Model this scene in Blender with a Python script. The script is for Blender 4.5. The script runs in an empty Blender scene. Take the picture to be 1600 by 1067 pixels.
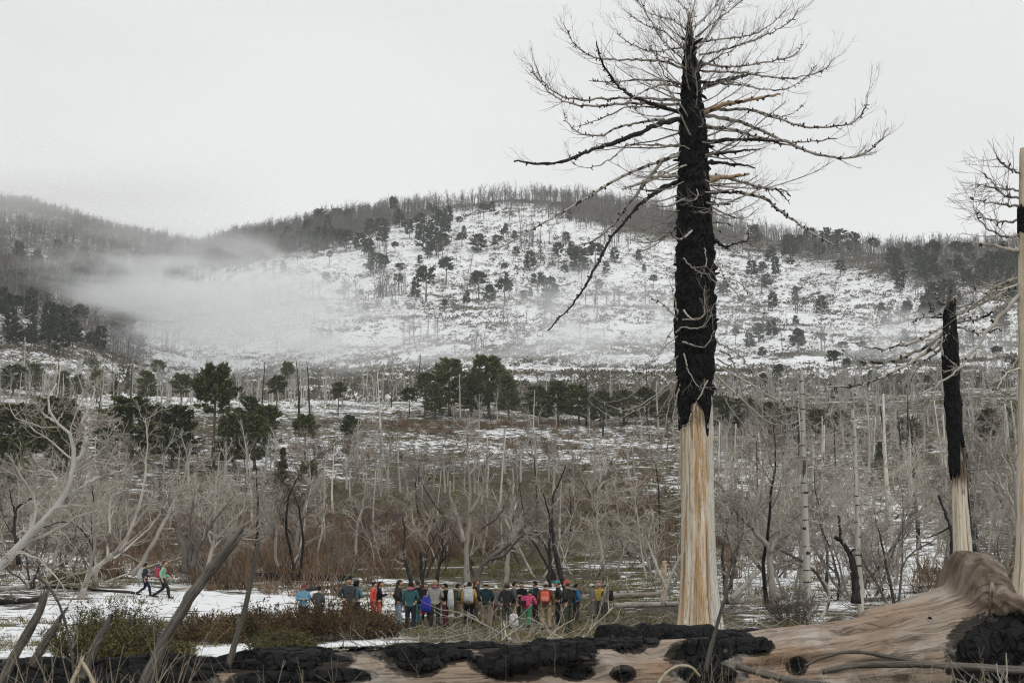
import bpy, math
import numpy as np
from mathutils import Vector, Matrix

# ------------------------------------------------------------------ camera
S = bpy.context.scene
COL = S.collection
FPX = 1600 * 50 / 36.0
EYE = 1.7
PITCH = math.atan(381.5 / FPX)
cam_data = bpy.data.cameras.new('camera')
cam_data.lens = 50
cam_data.sensor_width = 36
cam_data.clip_start = 0.1
cam_data.clip_end = 9000
cam_data.dof.use_dof = True
cam_data.dof.focus_distance = 60
cam_data.dof.aperture_fstop = 5.6
cam = bpy.data.objects.new('camera', cam_data)
cam.location = (0, 0, EYE)
cam.rotation_euler = (math.pi / 2 + PITCH, 0, 0)
COL.objects.link(cam)
S.camera = cam

# ------------------------------------------------------------------ world, sun, exposure
SUN_EL, SUN_AZ = math.radians(52), math.radians(150)     # azimuth clockwise from +Y
W = bpy.data.worlds.new('World')
S.world = W
W.use_nodes = True
nt = W.node_tree
nt.nodes.clear()
wo = nt.nodes.new('ShaderNodeOutputWorld')
bg = nt.nodes.new('ShaderNodeBackground')
sky = nt.nodes.new('ShaderNodeTexSky')
sky.sky_type = 'NISHITA'
sky.sun_disc = False
sky.sun_elevation = SUN_EL
sky.sun_rotation = SUN_AZ
sky_s = nt.nodes.new('ShaderNodeVectorMath'); sky_s.operation = 'SCALE'
sky_s.inputs['Scale'].default_value = 0.10
nt.links.new(sky.outputs[0], sky_s.inputs[0])
tc = nt.nodes.new('ShaderNodeTexCoord')
mp = nt.nodes.new('ShaderNodeMapping')
mp.inputs['Scale'].default_value = (1.0, 1.0, 2.6)
nt.links.new(tc.outputs['Generated'], mp.inputs[0])
nz = nt.nodes.new('ShaderNodeTexNoise')
nz.inputs['Scale'].default_value = 1.7
nz.inputs['Detail'].default_value = 4
nz.inputs['Roughness'].default_value = 0.42
nt.links.new(mp.outputs[0], nz.inputs['Vector'])
cr = nt.nodes.new('ShaderNodeValToRGB')
cr.color_ramp.elements[0].position = 0.32
cr.color_ramp.elements[0].color = (0.74, 0.76, 0.757, 1)
cr.color_ramp.elements[1].position = 0.66
cr.color_ramp.elements[1].color = (0.90, 0.91, 0.90, 1)
nt.links.new(nz.outputs['Fac'], cr.inputs[0])
mx = nt.nodes.new('ShaderNodeMix'); mx.data_type = 'RGBA'
mx.inputs['Factor'].default_value = 0.95
nt.links.new(sky_s.outputs[0], mx.inputs['A'])
nt.links.new(cr.outputs[0], mx.inputs['B'])
nt.links.new(mx.outputs['Result'], bg.inputs[0])
bg.inputs[1].default_value = 1.0
nt.links.new(bg.outputs[0], wo.inputs[0])

sun_d = bpy.data.lights.new('sun', 'SUN')
sun_d.energy = 1.5
sun_d.angle = math.radians(24)
sun_d.color = (1.0, 0.965, 0.92)
sun = bpy.data.objects.new('sun', sun_d)
sdir = Vector((math.sin(SUN_AZ) * math.cos(SUN_EL), math.cos(SUN_AZ) * math.cos(SUN_EL), math.sin(SUN_EL)))
sun.rotation_euler = sdir.to_track_quat('Z', 'Y').to_euler()
COL.objects.link(sun)
sun.location = (0, 0, 60)
S.view_settings.view_transform = 'Standard'
S.view_settings.look = 'None'
S.view_settings.gamma = 1
S.view_settings.use_curve_mapping = False
S.view_settings.exposure = 0.0
S.render.engine = 'CYCLES'
cy = S.cycles
cy.use_denoising = True
cy.denoising_prefilter = 'FAST'
cy.filter_width = 1.15
cy.max_bounces = 10
cy.diffuse_bounces = 2
cy.glossy_bounces = 1
cy.volume_bounces = 8
cy.transparent_max_bounces = 8
cy.volume_step_rate = 1.5
cy.volume_max_steps = 64

# ------------------------------------------------------------------ numbers: noise, rays
def hash3(ix, iy, iz, seed=0):
    h = (ix.astype(np.int64) * 374761393 + iy.astype(np.int64) * 668265263 + iz.astype(np.int64) * 2147483647 + seed * 974711) & 0xffffffff
    h = ((h ^ (h >> 13)) * 1274126177) & 0xffffffff
    h = (h ^ (h >> 16)) & 0xffffffff
    return h / 4294967295.0

def vnoise(x, y, z=None, seed=0):
    x = np.asarray(x, float); y = np.asarray(y, float)
    z = np.zeros_like(x) if z is None else np.asarray(z, float)
    fx, fy, fz = np.floor(x), np.floor(y), np.floor(z)
    tx, ty, tz = x - fx, y - fy, z - fz
    tx, ty, tz = [t * t * (3 - 2 * t) for t in (tx, ty, tz)]
    r = 0
    for a in (0, 1):
        for b in (0, 1):
            for c in (0, 1):
                w = (tx if a else 1 - tx) * (ty if b else 1 - ty) * (tz if c else 1 - tz)
                r = r + w * hash3(fx + a, fy + b, fz + c, seed)
    return r

def fbm(x, y, z=None, oct=4, seed=0, gain=0.5):
    r = 0; amp = 1; tot = 0; f = 1.0
    for o in range(oct):
        r = r + amp * vnoise(np.asarray(x) * f, np.asarray(y) * f, None if z is None else np.asarray(z) * f, seed + o * 17)
        tot += amp; amp *= gain; f *= 2.03
    return r / tot

CP, SP = math.cos(PITCH), math.sin(PITCH)
def at(px, py, Y):
    """point of the photograph's ray (px, py) at distance Y in front of the camera"""
    a = (px - 800) / FPX; b = (533.5 - py) / FPX
    d = np.array([a, CP - b * SP, SP + b * CP])
    return np.array([0, 0, EYE]) + d * (Y / d[1])
def proj(P):
    P = np.asarray(P, float); q = P - np.array([0, 0, EYE])
    f = q[..., 1] * CP + q[..., 2] * SP
    u = -q[..., 1] * SP + q[..., 2] * CP
    return 800 + FPX * q[..., 0] / f, 533.5 - FPX * u / f

# ------------------------------------------------------------------ terrain height
PR = np.array([0, 30, 45, 58, 75, 100, 130, 170, 220, 270, 320, 370, 450, 600, 750, 900, 1080, 1230, 1330, 1500, 2200, 4000.])
PZ = np.array([0, 0, 0, .0, .72, 2.2, 4.2, 8.6, 16.5, 26.4, 36.7, 46.2, 59, 90.8, 131.6, 182, 254, 325, 362, 375, 330, 300.])
RU = np.array([-600, -200, 0, 100, 200, 290, 350, 420, 500, 600, 700, 800, 900, 1000, 1100, 1200, 1300, 1400, 1500, 1600, 1800, 2400])
RR = np.array([350, 340, 338, 358, 376, 384, 368, 352, 330, 312, 296, 286, 290, 306, 330, 356, 378, 394, 402, 406, 412, 440.])
RD = np.array([2000, 2000, 1900, 1850, 1750, 1600, 1450, 1380, 1350, 1330, 1330, 1330, 1330, 1320, 1300, 1270, 1230, 1200, 1180, 1160, 1150, 1150.])
def smooth(a, b, t):
    t = np.clip((t - a) / (b - a), 0, 1); return t * t * (3 - 2 * t)
def height(x, y):
    x = np.asarray(x, float); y = np.asarray(y, float)
    r = np.hypot(x, y)
    phi = np.arctan2(x, y)
    pc = np.clip(phi, -0.62, 0.62)
    u = 800 + FPX * np.tan(pc) / 0.985
    Dr = np.interp(u, RU, RD); rr = np.interp(u, RU, RR)
    zr = EYE + (915 - rr) / FPX * Dr * 0.985
    rp = np.where(r > 450, 450 + (r - 450) * (880 / (Dr - 450)), r)
    zb = np.interp(rp, PR, PZ)
    # round the polyline
    zb = 0.5 * zb + 0.25 * (np.interp(rp * 0.97, PR, PZ) + np.interp(rp * 1.03, PR, PZ))
    k = (zr - 59) / (362 - 59)
    z = np.where(rp > 450, 59 + (zb - 59) * k, zb)
    # foot of the left spur comes forward
    z = z + 34 * smooth(500, 700, r) * smooth(1250, 800, r) * smooth(330, -60, u)
    z = z + 0.35 * smooth(500, 150, u) * smooth(55, 80, r) * smooth(160, 100, r)
    n1 = fbm(x / 140, y / 140, oct=4, seed=3) - .5
    n2 = fbm(x / 11, y / 11, oct=4, seed=9) - .5
    z = z + n1 * 34 * smooth(420, 900, r) * (1 - 0.8 * smooth(0.9, 1.02, rp / 1330))
    z = z + n1 * 3.0 * smooth(90, 200, r) * smooth(600, 400, r)
    z = z + n2 * (0.16 * smooth(8, 40, r) + 0.7 * smooth(70, 160, r) + 1.5 * smooth(300, 700, r))
    # a hummock of litter in front of the fallen trunk
    z = z + 0.70 * np.exp(-((x - 4.6) / 3.0) ** 2 - ((y - 11.6) / 2.1) ** 2) + 0.3 * np.exp(-((x + 2.2) / 1.6) ** 2 - ((y - 10.2) / 1.6) ** 2)
    back = smooth(1.2, 1.9, np.abs(phi))
    return z * (1 - back) + back * (n2 * .3 + smooth(100, 900, r) * 30)

def place(px, py, rmin=12):
    """where the ray through (px, py) first meets the ground"""
    d = at(px, py, 1.0) - np.array([0, 0, EYE])
    t = np.exp(np.linspace(math.log(rmin), math.log(2600), 1400))
    P = np.array([0, 0, EYE]) + t[:, None] * d
    g = P[:, 2] - height(P[:, 0], P[:, 1])
    i = np.argmax(g < 0)
    if not (g < 0).any(): i = len(t) - 1
    if i > 0 and g[i] < 0:
        t0, t1 = t[i - 1], t[i]
        w = g[i - 1] / (g[i - 1] - g[i] + 1e-9); tt = t0 + (t1 - t0) * w
    else: tt = t[i]
    p = np.array([0, 0, EYE]) + tt * d
    p[2] = float(height(p[0], p[1]))
    return p
def ground(px, Y):
    x = (px - 800) / FPX * Y / 1.0
    for _ in range(3):
        z = float(height(x, Y)); u, v = proj(np.array([x, Y, z])); x += (px - u) / FPX * Y
    return np.array([x, Y, float(height(x, Y))])

# ------------------------------------------------------------------ mesh building
class Acc:
    def __init__(s): s.V = []; s.Q = []; s.T = []; s.n = 0
    def add(s, V, Q=None, T=None):
        V = np.asarray(V, float).reshape(-1, 3)
        if Q is not None and len(Q): s.Q.append(np.asarray(Q, np.int64).reshape(-1, 4) + s.n)
        if T is not None and len(T): s.T.append(np.asarray(T, np.int64).reshape(-1, 3) + s.n)
        s.V.append(V); s.n += len(V)
        return s
    def mesh(s, name, mat=None, flat=False):
        V = np.concatenate(s.V) if s.V else np.zeros((0, 3))
        Q = np.concatenate(s.Q) if s.Q else np.zeros((0, 4), np.int64)
        T = np.concatenate(s.T) if s.T else np.zeros((0, 3), np.int64)
        me = bpy.data.meshes.new(name)
        me.vertices.add(len(V)); me.vertices.foreach_set('co', V.astype(np.float32).ravel())
        loops = np.concatenate([Q.ravel(), T.ravel()]).astype(np.int32)
        me.loops.add(len(loops)); me.loops.foreach_set('vertex_index', loops)
        nq, ntr = len(Q), len(T)
        me.polygons.add(nq + ntr)
        ls = np.concatenate([np.arange(nq) * 4, nq * 4 + np.arange(ntr) * 3]).astype(np.int32)
        me.polygons.foreach_set('loop_start', ls)
        me.polygons.foreach_set('use_smooth', np.full(nq + ntr, not flat))
        me.update(calc_edges=True)
        if mat: me.materials.append(mat)
        return me
    def obj(s, name, mat=None, parent=None, loc=None, flat=False):
        return link(name, s.mesh(name, mat, flat), parent, loc)

def link(name, data, parent=None, loc=None, rz=0, sc=None):
    o = bpy.data.objects.new(name, data)
    COL.objects.link(o)
    if parent is not None: o.parent = parent
    if loc is not None: o.location = loc
    if rz: o.rotation_euler = (0, 0, rz)
    if sc is not None: o.scale = (sc,) * 3 if np.isscalar(sc) else sc
    return o
def tag(o, label=None, cat=None, group=None, kind=None):
    if label: o['label'] = label
    if cat: o['category'] = cat
    if group: o['group'] = group
    if kind: o['kind'] = kind
    return o
def thing(name, label, cat, loc=(0, 0, 0), group=None, rz=0, sc=None):
    return tag(link(name, None, None, tuple(loc), rz, sc), label, cat, group)

def tubes(P, R, k=4, cap=True):
    """m tubes of n rings and k sides -> V, Q, T"""
    P = np.asarray(P, float); R = np.asarray(R, float)
    if P.ndim == 2: P = P[None]; R = R[None]
    m, n, _ = P.shape
    t = np.gradient(P, axis=1)
    t /= np.linalg.norm(t, axis=2, keepdims=True) + 1e-9
    mt = P[:, -1] - P[:, 0]
    mt /= np.linalg.norm(mt, axis=1, keepdims=True) + 1e-9
    ref = np.where(np.abs(mt[:, 2:3]) < 0.7, np.array([[0, 0, 1.]]), np.array([[0.1, 1., 0]]))[:, None, :]
    a = np.cross(t, ref); a /= np.linalg.norm(a, axis=2, keepdims=True) + 1e-9
    b = np.cross(t, a)
    th = np.linspace(0, 2 * np.pi, k, endpoint=False)
    c, s = np.cos(th), np.sin(th)
    V = P[:, :, None] + R[:, :, None, None] * (a[:, :, None] * c[:, None] + b[:, :, None] * s[:, None])
    idx = np.arange(m * n * k).reshape(m, n, k)
    q = np.stack([idx[:, :-1], np.roll(idx, -1, 2)[:, :-1], np.roll(idx, -1, 2)[:, 1:], idx[:, 1:]], -1).reshape(-1, 4)
    T = None
    if cap:
        e = idx[:, -1]; s0 = idx[:, 0]; TT = []
        for j in range(1, k - 1):
            TT.append(np.stack([e[:, 0], e[:, j], e[:, j + 1]], -1)); TT.append(np.stack([s0[:, 0], s0[:, j + 1], s0[:, j]], -1))
        T = np.concatenate(TT)
    return V.reshape(-1, 3), q, T

def resample(P, n, smoothit=True):
    P = np.asarray(P, float)
    d = np.r_[0, np.cumsum(np.linalg.norm(np.diff(P, axis=0), axis=1))]
    if smoothit and len(P) > 2:
        m = np.zeros_like(P); m[1:-1] = (P[2:] - P[:-2]) / (d[2:] - d[:-2])[:, None]
        m[0] = (P[1] - P[0]) / (d[1] - d[0]); m[-1] = (P[-1] - P[-2]) / (d[-1] - d[-2])
        t = np.linspace(0, d[-1], n); i = np.clip(np.searchsorted(d, t, 'right') - 1, 0, len(P) - 2)
        h = (d[i + 1] - d[i])[:, None]; s = (t - d[i])[:, None] / h
        return (2*s**3-3*s**2+1)*P[i] + (s**3-2*s**2+s)*h*m[i] + (-2*s**3+3*s**2)*P[i+1] + (s**3-s**2)*h*m[i+1]
    t = np.linspace(0, d[-1], n)
    return np.stack([np.interp(t, d, P[:, k]) for k in range(3)], 1)

def unit(v): return v / (np.linalg.norm(v, axis=-1, keepdims=True) + 1e-9)

def paths(p0, d0, L, n, rng, up=0.0, jit=0.25):
    """m wandering paths of n points"""
    m = len(p0); P = np.zeros((m, n, 3)); P[:, 0] = p0; d = unit(d0)
    st = (np.asarray(L) / (n - 1))[:, None]
    upv = np.zeros((m, 3)); upv[:, 2] = up
    for i in range(1, n):
        d = unit(d + rng.normal(0, jit, (m, 3)) + upv)
        P[:, i] = P[:, i - 1] + d * st
    return P
def kids(P, R, rng, cnt, t0, t1, ang, L, n, up=0.1, jit=0.22, rf=0.5, rmin=0.004, tip=0.25):
    """children growing from m parent paths; L = (lo, hi) as share of the parent's length (or metres if negative)"""
    m, k, _ = P.shape
    par = np.repeat(np.arange(m), cnt); N = len(par)
    t = t0 + (t1 - t0) * rng.random(N)
    f = t * (k - 1); i = np.clip(f.astype(int), 0, k - 2); w = (f - i)[:, None]
    p = P[par, i] * (1 - w) + P[par, i + 1] * w
    tg = unit(P[par, i + 1] - P[par, i])
    r = R[par, i] * (1 - w[:, 0]) + R[par, i + 1] * w[:, 0]
    rd = rng.normal(size=(N, 3)); pe = unit(rd - tg * (rd * tg).sum(1, keepdims=True))
    a = np.radians(ang[0] + (ang[1] - ang[0]) * rng.random(N))[:, None]
    d = np.cos(a) * tg + np.sin(a) * pe
    plen = np.linalg.norm(np.diff(P, axis=1), axis=2).sum(1)[par]
    l = L[0] + (L[1] - L[0]) * rng.random(N)
    l = np.where(l < 0, -l, l * plen * (1.15 - 0.6 * t))
    C = paths(p, d, l, n, rng, up, jit)
    r0 = np.maximum(r * rf * (0.7 + .5 * rng.random(N)), rmin)
    CR = r0[:, None] * np.linspace(1, tip, n)[None]
    CR = np.maximum(CR, rmin * 0.6)
    return C, CR
# ------------------------------------------------------------------ materials
def newmat(name):
    m = bpy.data.materials.new(name); m.use_nodes = True
    n = m.node_tree; n.nodes.clear()
    out = n.nodes.new('ShaderNodeOutputMaterial'); b = n.nodes.new('ShaderNodeBsdfPrincipled')
    n.links.new(b.outputs[0], out.inputs[0])
    b.inputs['Specular IOR Level'].default_value = 0.2
    return m, n, b
def nd(n, t, **kw):
    x = n.nodes.new('ShaderNode' + t)
    for k, v in kw.items(): setattr(x, k, v)
    return x
def coords(n, stretch, attr=None, kind='Object'):
    if attr:
        a = nd(n, 'Attribute', attribute_name=attr); o = a.outputs['Vector']
    else:
        a = nd(n, 'TexCoord'); o = a.outputs[kind]
    mpn = nd(n, 'Mapping'); mpn.inputs['Scale'].default_value = stretch
    n.links.new(o, mpn.inputs[0]); return mpn.outputs[0]
def noise(n, vec, scale, detail=6, rough=.55, dist=0):
    x = nd(n, 'TexNoise'); x.inputs['Scale'].default_value = scale
    x.inputs['Detail'].default_value = detail; x.inputs['Roughness'].default_value = rough
    x.inputs['Distortion'].default_value = dist
    n.links.new(vec, x.inputs['Vector']); return x.outputs['Fac']
def ramp(n, fac, stops):
    r = nd(n, 'ValToRGB'); e = r.color_ramp.elements
    while len(e) < len(stops): e.new(0.5)
    for el, (p, c) in zip(e, stops):
        el.position = p; el.color = (*c, 1) if not np.isscalar(c) else (c, c, c, 1)
    n.links.new(fac, r.inputs[0]); return r.outputs[0]
def mixc(n, f, a, b, blend='MIX'):
    x = nd(n, 'Mix', data_type='RGBA', blend_type=blend)
    if np.isscalar(f): x.inputs['Factor'].default_value = f
    else: n.links.new(f, x.inputs['Factor'])
    for s, v in (('A', a), ('B', b)):
        if isinstance(v, tuple): x.inputs[s].default_value = (*v, 1)
        else: n.links.new(v, x.inputs[s])
    return x.outputs['Result']
def math_(n, op, a, b=None):
    x = nd(n, 'Math', operation=op)
    for i, v in enumerate((a, b)):
        if v is None: continue
        if np.isscalar(v): x.inputs[i].default_value = v
        else: n.links.new(v, x.inputs[i])
    return x.outputs[0]
def bumpit(n, b, h, strength=.5, dist=.05):
    x = nd(n, 'Bump'); x.inputs['Strength'].default_value = strength; x.inputs['Distance'].default_value = dist
    n.links.new(h, x.inputs['Height']); n.links.new(x.outputs[0], b.inputs['Normal'])

def simple(name, c1, c2, scale=3., stretch=(1, 1, 1), rough=.9, bump=0., rand=0., spots=None, attr=None, hue=None):
    m, n, b = newmat(name)
    v = coords(n, stretch, attr)
    f = noise(n, v, scale, 7)
    c = ramp(n, f, [(.3, c1), (.7, c2)])
    if spots:
        g = noise(n, v, spots[1], 5, .6)
        c = mixc(n, ramp(n, g, [(spots[2], 0), (spots[2] + .05, 1)]), c, spots[0])
    if rand or hue:
        oi = nd(n, 'ObjectInfo')
        if hue: c = mixc(n, math_(n, 'MULTIPLY', oi.outputs['Random'], .8), c, hue)
        if rand:
            mr = nd(n, 'MapRange'); mr.inputs['To Min'].default_value = 1 - rand; mr.inputs['To Max'].default_value = 1 + rand
            n.links.new(math_(n, 'FRACT', math_(n, 'MULTIPLY', oi.outputs['Random'], 7.31)), mr.inputs['Value'])
            x = nd(n, 'VectorMath', operation='SCALE')
            n.links.new(c, x.inputs[0]); n.links.new(mr.outputs[0], x.inputs['Scale']); c = x.outputs[0]
    n.links.new(c, b.inputs['Base Color']); b.inputs['Roughness'].default_value = rough
    if bump: bumpit(n, b, f, bump, .05)
    return m

MT = {}
MT['grey_wood'] = simple('bleached_grey_wood', (.25, .235, .20), (.53, .50, .44), 2.2, (1, 1, .35), rand=.25, hue=(.24, .21, .185), bump=.5, spots=((.05, .045, .04), 1.6, .585))
MT['grey_twig'] = simple('bleached_twig', (.33, .303, .258), (.57, .535, .465), 1.5, rand=.22, hue=(.30, .265, .225))
MT['brown_twig'] = simple('brown_bare_twig', (.10, .075, .062), (.20, .155, .13), 1.2, rand=.25, hue=(.30, .27, .24))
MT['pole_wood'] = simple('weathered_pole', (.36, .34, .30), (.58, .55, .49), 1.4, (1, 1, .3), rand=.2, spots=((.025, .023, .022), 1.7, .60))
MT['black_wood'] = simple('charred_wood', (.010, .010, .010), (.045, .042, .04), 3, (1, 1, .4), rand=.2, bump=.6, spots=((.33, .31, .28), .9, .66))
def char_mat():
    m, n, b = newmat('charcoal_crust')
    v = coords(n, (1, 1, .55))
    vo = nd(n, 'TexVoronoi', feature='DISTANCE_TO_EDGE'); vo.inputs['Scale'].default_value = 6.5
    ds = noise(n, v, 3, 4, .6)
    av = nd(n, 'VectorMath', operation='ADD'); n.links.new(v, av.inputs[0])
    sc_ = nd(n, 'VectorMath', operation='SCALE'); sc_.inputs['Scale'].default_value = .35
    cmb = nd(n, 'CombineXYZ'); n.links.new(ds, cmb.inputs[0]); n.links.new(ds, cmb.inputs[1]); n.links.new(ds, cmb.inputs[2])
    n.links.new(cmb.outputs[0], sc_.inputs[0]); n.links.new(sc_.outputs[0], av.inputs[1]); n.links.new(av.outputs[0], vo.inputs['Vector'])
    edge = ramp(n, vo.outputs['Distance'], [(.0, 0), (.10, 1)])
    f = noise(n, v, 9, 8, .7); g = noise(n, v, 1.3, 5, .6)
    c = ramp(n, f, [(.3, (.004, .0045, .005)), (.7, (.014, .015, .016))])
    c = mixc(n, ramp(n, g, [(.58, 0), (.74, .5)]), c, (.040, .034, .029))
    c = mixc(n, .7, c, edge, 'MULTIPLY')
    n.links.new(c, b.inputs['Base Color']); b.inputs['Roughness'].default_value = .8; b.inputs['Specular IOR Level'].default_value = .18
    bumpit(n, b, math_(n, 'ADD', math_(n, 'MULTIPLY', edge, .8), math_(n, 'MULTIPLY', f, .7)), .9, .06)
    return m
MT['char'] = char_mat()
MT['pale_wood'] = simple('pale_wood', (.42, .36, .28), (.62, .57, .49), 3, (1, 1, .1), bump=.3)
MT['branch'] = simple('scorched_branch', (.30, .27, .235), (.50, .46, .41), 2.5, spots=((.03, .026, .023), 3.1, .545), bump=.4)
MT['branch_dark'] = simple('blackened_branch', (.012, .011, .011), (.05, .045, .04), 3.5, spots=((.42, .34, .25), 1.5, .62), bump=.5)
MT['branch_orange'] = simple('peeled_orange_branch', (.36, .23, .13), (.52, .40, .28), 3, spots=((.03, .026, .023), 2.4, .56), bump=.4)
MT['fine_twig'] = simple('fine_twig', (.20, .18, .16), (.34, .31, .28), 2)
MT['knob'] = simple('dark_scar', (.02, .018, .016), (.06, .05, .045), 4)
MT['green'] = simple('araucaria_leaf', (.04, .058, .022), (.155, .165, .06), 1.1, rand=.25, hue=(.075, .092, .042), rough=.7)
MT['green_far'] = simple('araucaria_far_leaf', (.026, .042, .028), (.062, .080, .050), .3, rand=.25, rough=.8)
MT['trunk_dark'] = simple('grey_brown_bark', (.06, .052, .046), (.15, .13, .115), 1.5, (1, 1, .4), rand=.3)
MT['shrub_red'] = simple('reddish_brown_twigs', (.10, .062, .040), (.21, .145, .098), .12, hue=None)
MT['shrub_olive'] = simple('olive_leaf', (.055, .058, .022), (.16, .135, .055), 1.2, rand=.2)
MT['shrub_brown'] = simple('dry_brown_leaf', (.05, .034, .017), (.15, .10, .045), 1.2, rand=.2)
MT['grass'] = simple('dry_grass', (.075, .07, .026), (.21, .18, .078), .35)
MT['straw'] = simple('dry_stem', (.30, .25, .17), (.48, .42, .32), 2)
MT['bare_far'] = simple('far_bare_wood', (.10, .092, .088), (.18, .168, .16), .02)
MT['shrub_far'] = simple('far_shrub', (.065, .058, .045), (.155, .14, .105), .02)

def wood_log():
    m, n, b = newmat('fallen_trunk_wood')
    v = coords(n, (.22, 3.6, 3.6), 'wood')
    f = noise(n, v, 3.6, 12, .74, .25)
    c = ramp(n, f, [(.20, (.17, .122, .086)), (.40, (.25, .186, .135)), (.55, (.30, .235, .178)), (.78, (.36, .305, .25))])
    v2 = coords(n, (.10, .25, .25), 'wood')
    g = noise(n, v2, 2.0, 5, .6)
    c = mixc(n, ramp(n, g, [(.50, 0), (.66, .6)]), c, (.31, .175, .10), 'MIX')
    v4 = coords(n, (.16, .5, .5), 'wood')
    g3 = noise(n, v4, 1.7, 7, .65, .4)
    c = mixc(n, ramp(n, g3, [(.50, 0), (.62, .7)]), c, (.36, .315, .27))
    g2 = noise(n, coords(n, (.35, 2.2, 2.2), 'wood'), 1.5, 10, .72, .4)
    c = mixc(n, ramp(n, g2, [(.60, 0), (.70, .9)]), c, (.075, .055, .042))
    rt = nd(n, 'Attribute', attribute_name='rooty')
    rf = noise(n, coords(n, (.6, 1.8, 1.8), 'wood'), 2.6, 11, .7, .6)
    rc = ramp(n, rf, [(.30, (.028, .02, .015)), (.45, (.13, .095, .07)), (.58, (.27, .225, .185)), (.76, (.44, .42, .39))])
    c = mixc(n, ramp(n, math_(n, 'ADD', rt.outputs['Fac'], math_(n, 'MULTIPLY', math_(n, 'SUBTRACT', rf, .5), 1.5)), [(.35, 0), (.65, 1)]), c, rc)
    so = nd(n, 'Attribute', attribute_name='soot')
    sm = math_(n, 'ADD', so.outputs['Fac'], math_(n, 'MULTIPLY', math_(n, 'SUBTRACT', noise(n, coords(n, (1.2, 3, 3), 'wood'), 3.0, 10, .75), .5), 2.4))
    c = mixc(n, ramp(n, sm, [(.42, 0), (.60, .93)]), c, (.016, .014, .012))
    # cracks along the grain
    w = noise(n, coords(n, (.22, 6, 6), 'wood'), 3.2, 7, .6, .5)
    cr_ = ramp(n, w, [(.478, 1), (.5, 0), (.522, 1)])
    c = mixc(n, .38, c, cr_, 'MULTIPLY')
    mo = noise(n, coords(n, (.8, .8, 1.3)), 1.5, 11, .72, .5)
    c = mixc(n, ramp(n, mo, [(.54, 0), (.70, .75)]), c, (.47, .44, .40))
    mo2 = noise(n, coords(n, (.9, .9, 1.7)), 2.3, 11, .75)
    c = mixc(n, ramp(n, mo2, [(.55, 0), (.72, .7)]), c, (.10, .075, .055))
    n.links.new(c, b.inputs['Base Color']); b.inputs['Roughness'].default_value = .85
    bumpit(n, b, math_(n, 'ADD', f, math_(n, 'MULTIPLY', cr_, .4)), .7, .04)
    return m
MT['log'] = wood_log()
def wood_root():
    m, n, b = newmat('grey_root_wood')
    v = coords(n, (.5, 1.5, 1.5), 'wood')
    f = noise(n, v, 2.6, 9, .65, .9)
    c = ramp(n, f, [(.30, (.028, .02, .015)), (.45, (.13, .095, .07)), (.58, (.29, .245, .205)), (.76, (.47, .45, .42))])
    n.links.new(c, b.inputs['Base Color']); b.inputs['Roughness'].default_value = .9
    bumpit(n, b, f, .9, .06)
    return m
MT['root'] = wood_root()
def wood_trunk(name='barkless_trunk_wood', och=.80, st=.8):
    m, n, b = newmat(name)
    v = coords(n, (1, 1, 1), 'wood')            # x: along, y,z: round the trunk
    f = noise(n, coords(n, (.20, 2.6, 2.6), 'wood'), 2.8, 12, .72, .25)
    c = ramp(n, f, [(.28, (.30, .165, .07)), (.39, (.50, .36, .21)), (.48, (.66, .575, .44)), (.62, (.76, .72, .63))])
    sp = nd(n, 'SeparateXYZ'); n.links.new(v, sp.inputs[0])
    g = noise(n, coords(n, (.13, 2.3, 2.3), 'wood'), 1.5, 7, .6)
    c = mixc(n, ramp(n, g, [(.53, 0), (.66, st)]), c, (.42, .21, .075))
    gg = noise(n, coords(n, (.07, 3.6, 3.6), 'wood'), 2.2, 5, .6)
    c = mixc(n, ramp(n, gg, [(.56, 0), (.66, .75)]), c, (.14, .085, .05))
    mid = ramp(n, math_(n, 'ADD', math_(n, 'ABSOLUTE', math_(n, 'ADD', sp.outputs[1], .08)), math_(n, 'MULTIPLY', math_(n, 'SUBTRACT', f, .5), 1.6)), [(.02, och), (.40, 0)])
    c = mixc(n, mid, c, (.44, .24, .085))
    # the weathered side is silver grey
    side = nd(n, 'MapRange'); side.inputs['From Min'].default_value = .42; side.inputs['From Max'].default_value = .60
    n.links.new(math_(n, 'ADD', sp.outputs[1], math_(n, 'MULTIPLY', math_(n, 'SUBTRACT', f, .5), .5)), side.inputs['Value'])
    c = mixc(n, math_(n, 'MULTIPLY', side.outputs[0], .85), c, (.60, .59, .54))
    so = nd(n, 'Attribute', attribute_name='soot')
    sm = math_(n, 'ADD', so.outputs['Fac'], math_(n, 'MULTIPLY', math_(n, 'SUBTRACT', f, .5), -1.8))
    c = mixc(n, ramp(n, sm, [(.35, 0), (.75, .85)]), c, (.10, .055, .028))
    c = mixc(n, ramp(n, sm, [(.80, 0), (1.0, .9)]), c, (.012, .011, .010))
    w = noise(n, coords(n, (.10, 6, 6), 'wood'), 3.0, 7, .6, .3)
    cr_ = ramp(n, w, [(.484, 1), (.5, 0), (.516, 1)])
    c = mixc(n, .85, c, cr_, 'MULTIPLY')
    kn = noise(n, coords(n, (.8, 2.2, 2.2), 'wood'), 2.6, 9, .7)
    c = mixc(n, ramp(n, kn, [(.57, 0), (.70, .75)]), c, (.77, .75, .69))
    c = mixc(n, ramp(n, kn, [(.30, .8), (.40, 0)]), c, (.20, .115, .05))
    n.links.new(c, b.inputs['Base Color']); b.inputs['Roughness'].default_value = .8
    bumpit(n, b, math_(n, 'ADD', f, math_(n, 'MULTIPLY', cr_, .5)), .5, .04)
    return m
MT['trunk'] = wood_trunk()
MT['trunk_pale'] = wood_trunk('silvered_trunk_wood', .12, .3)

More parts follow.
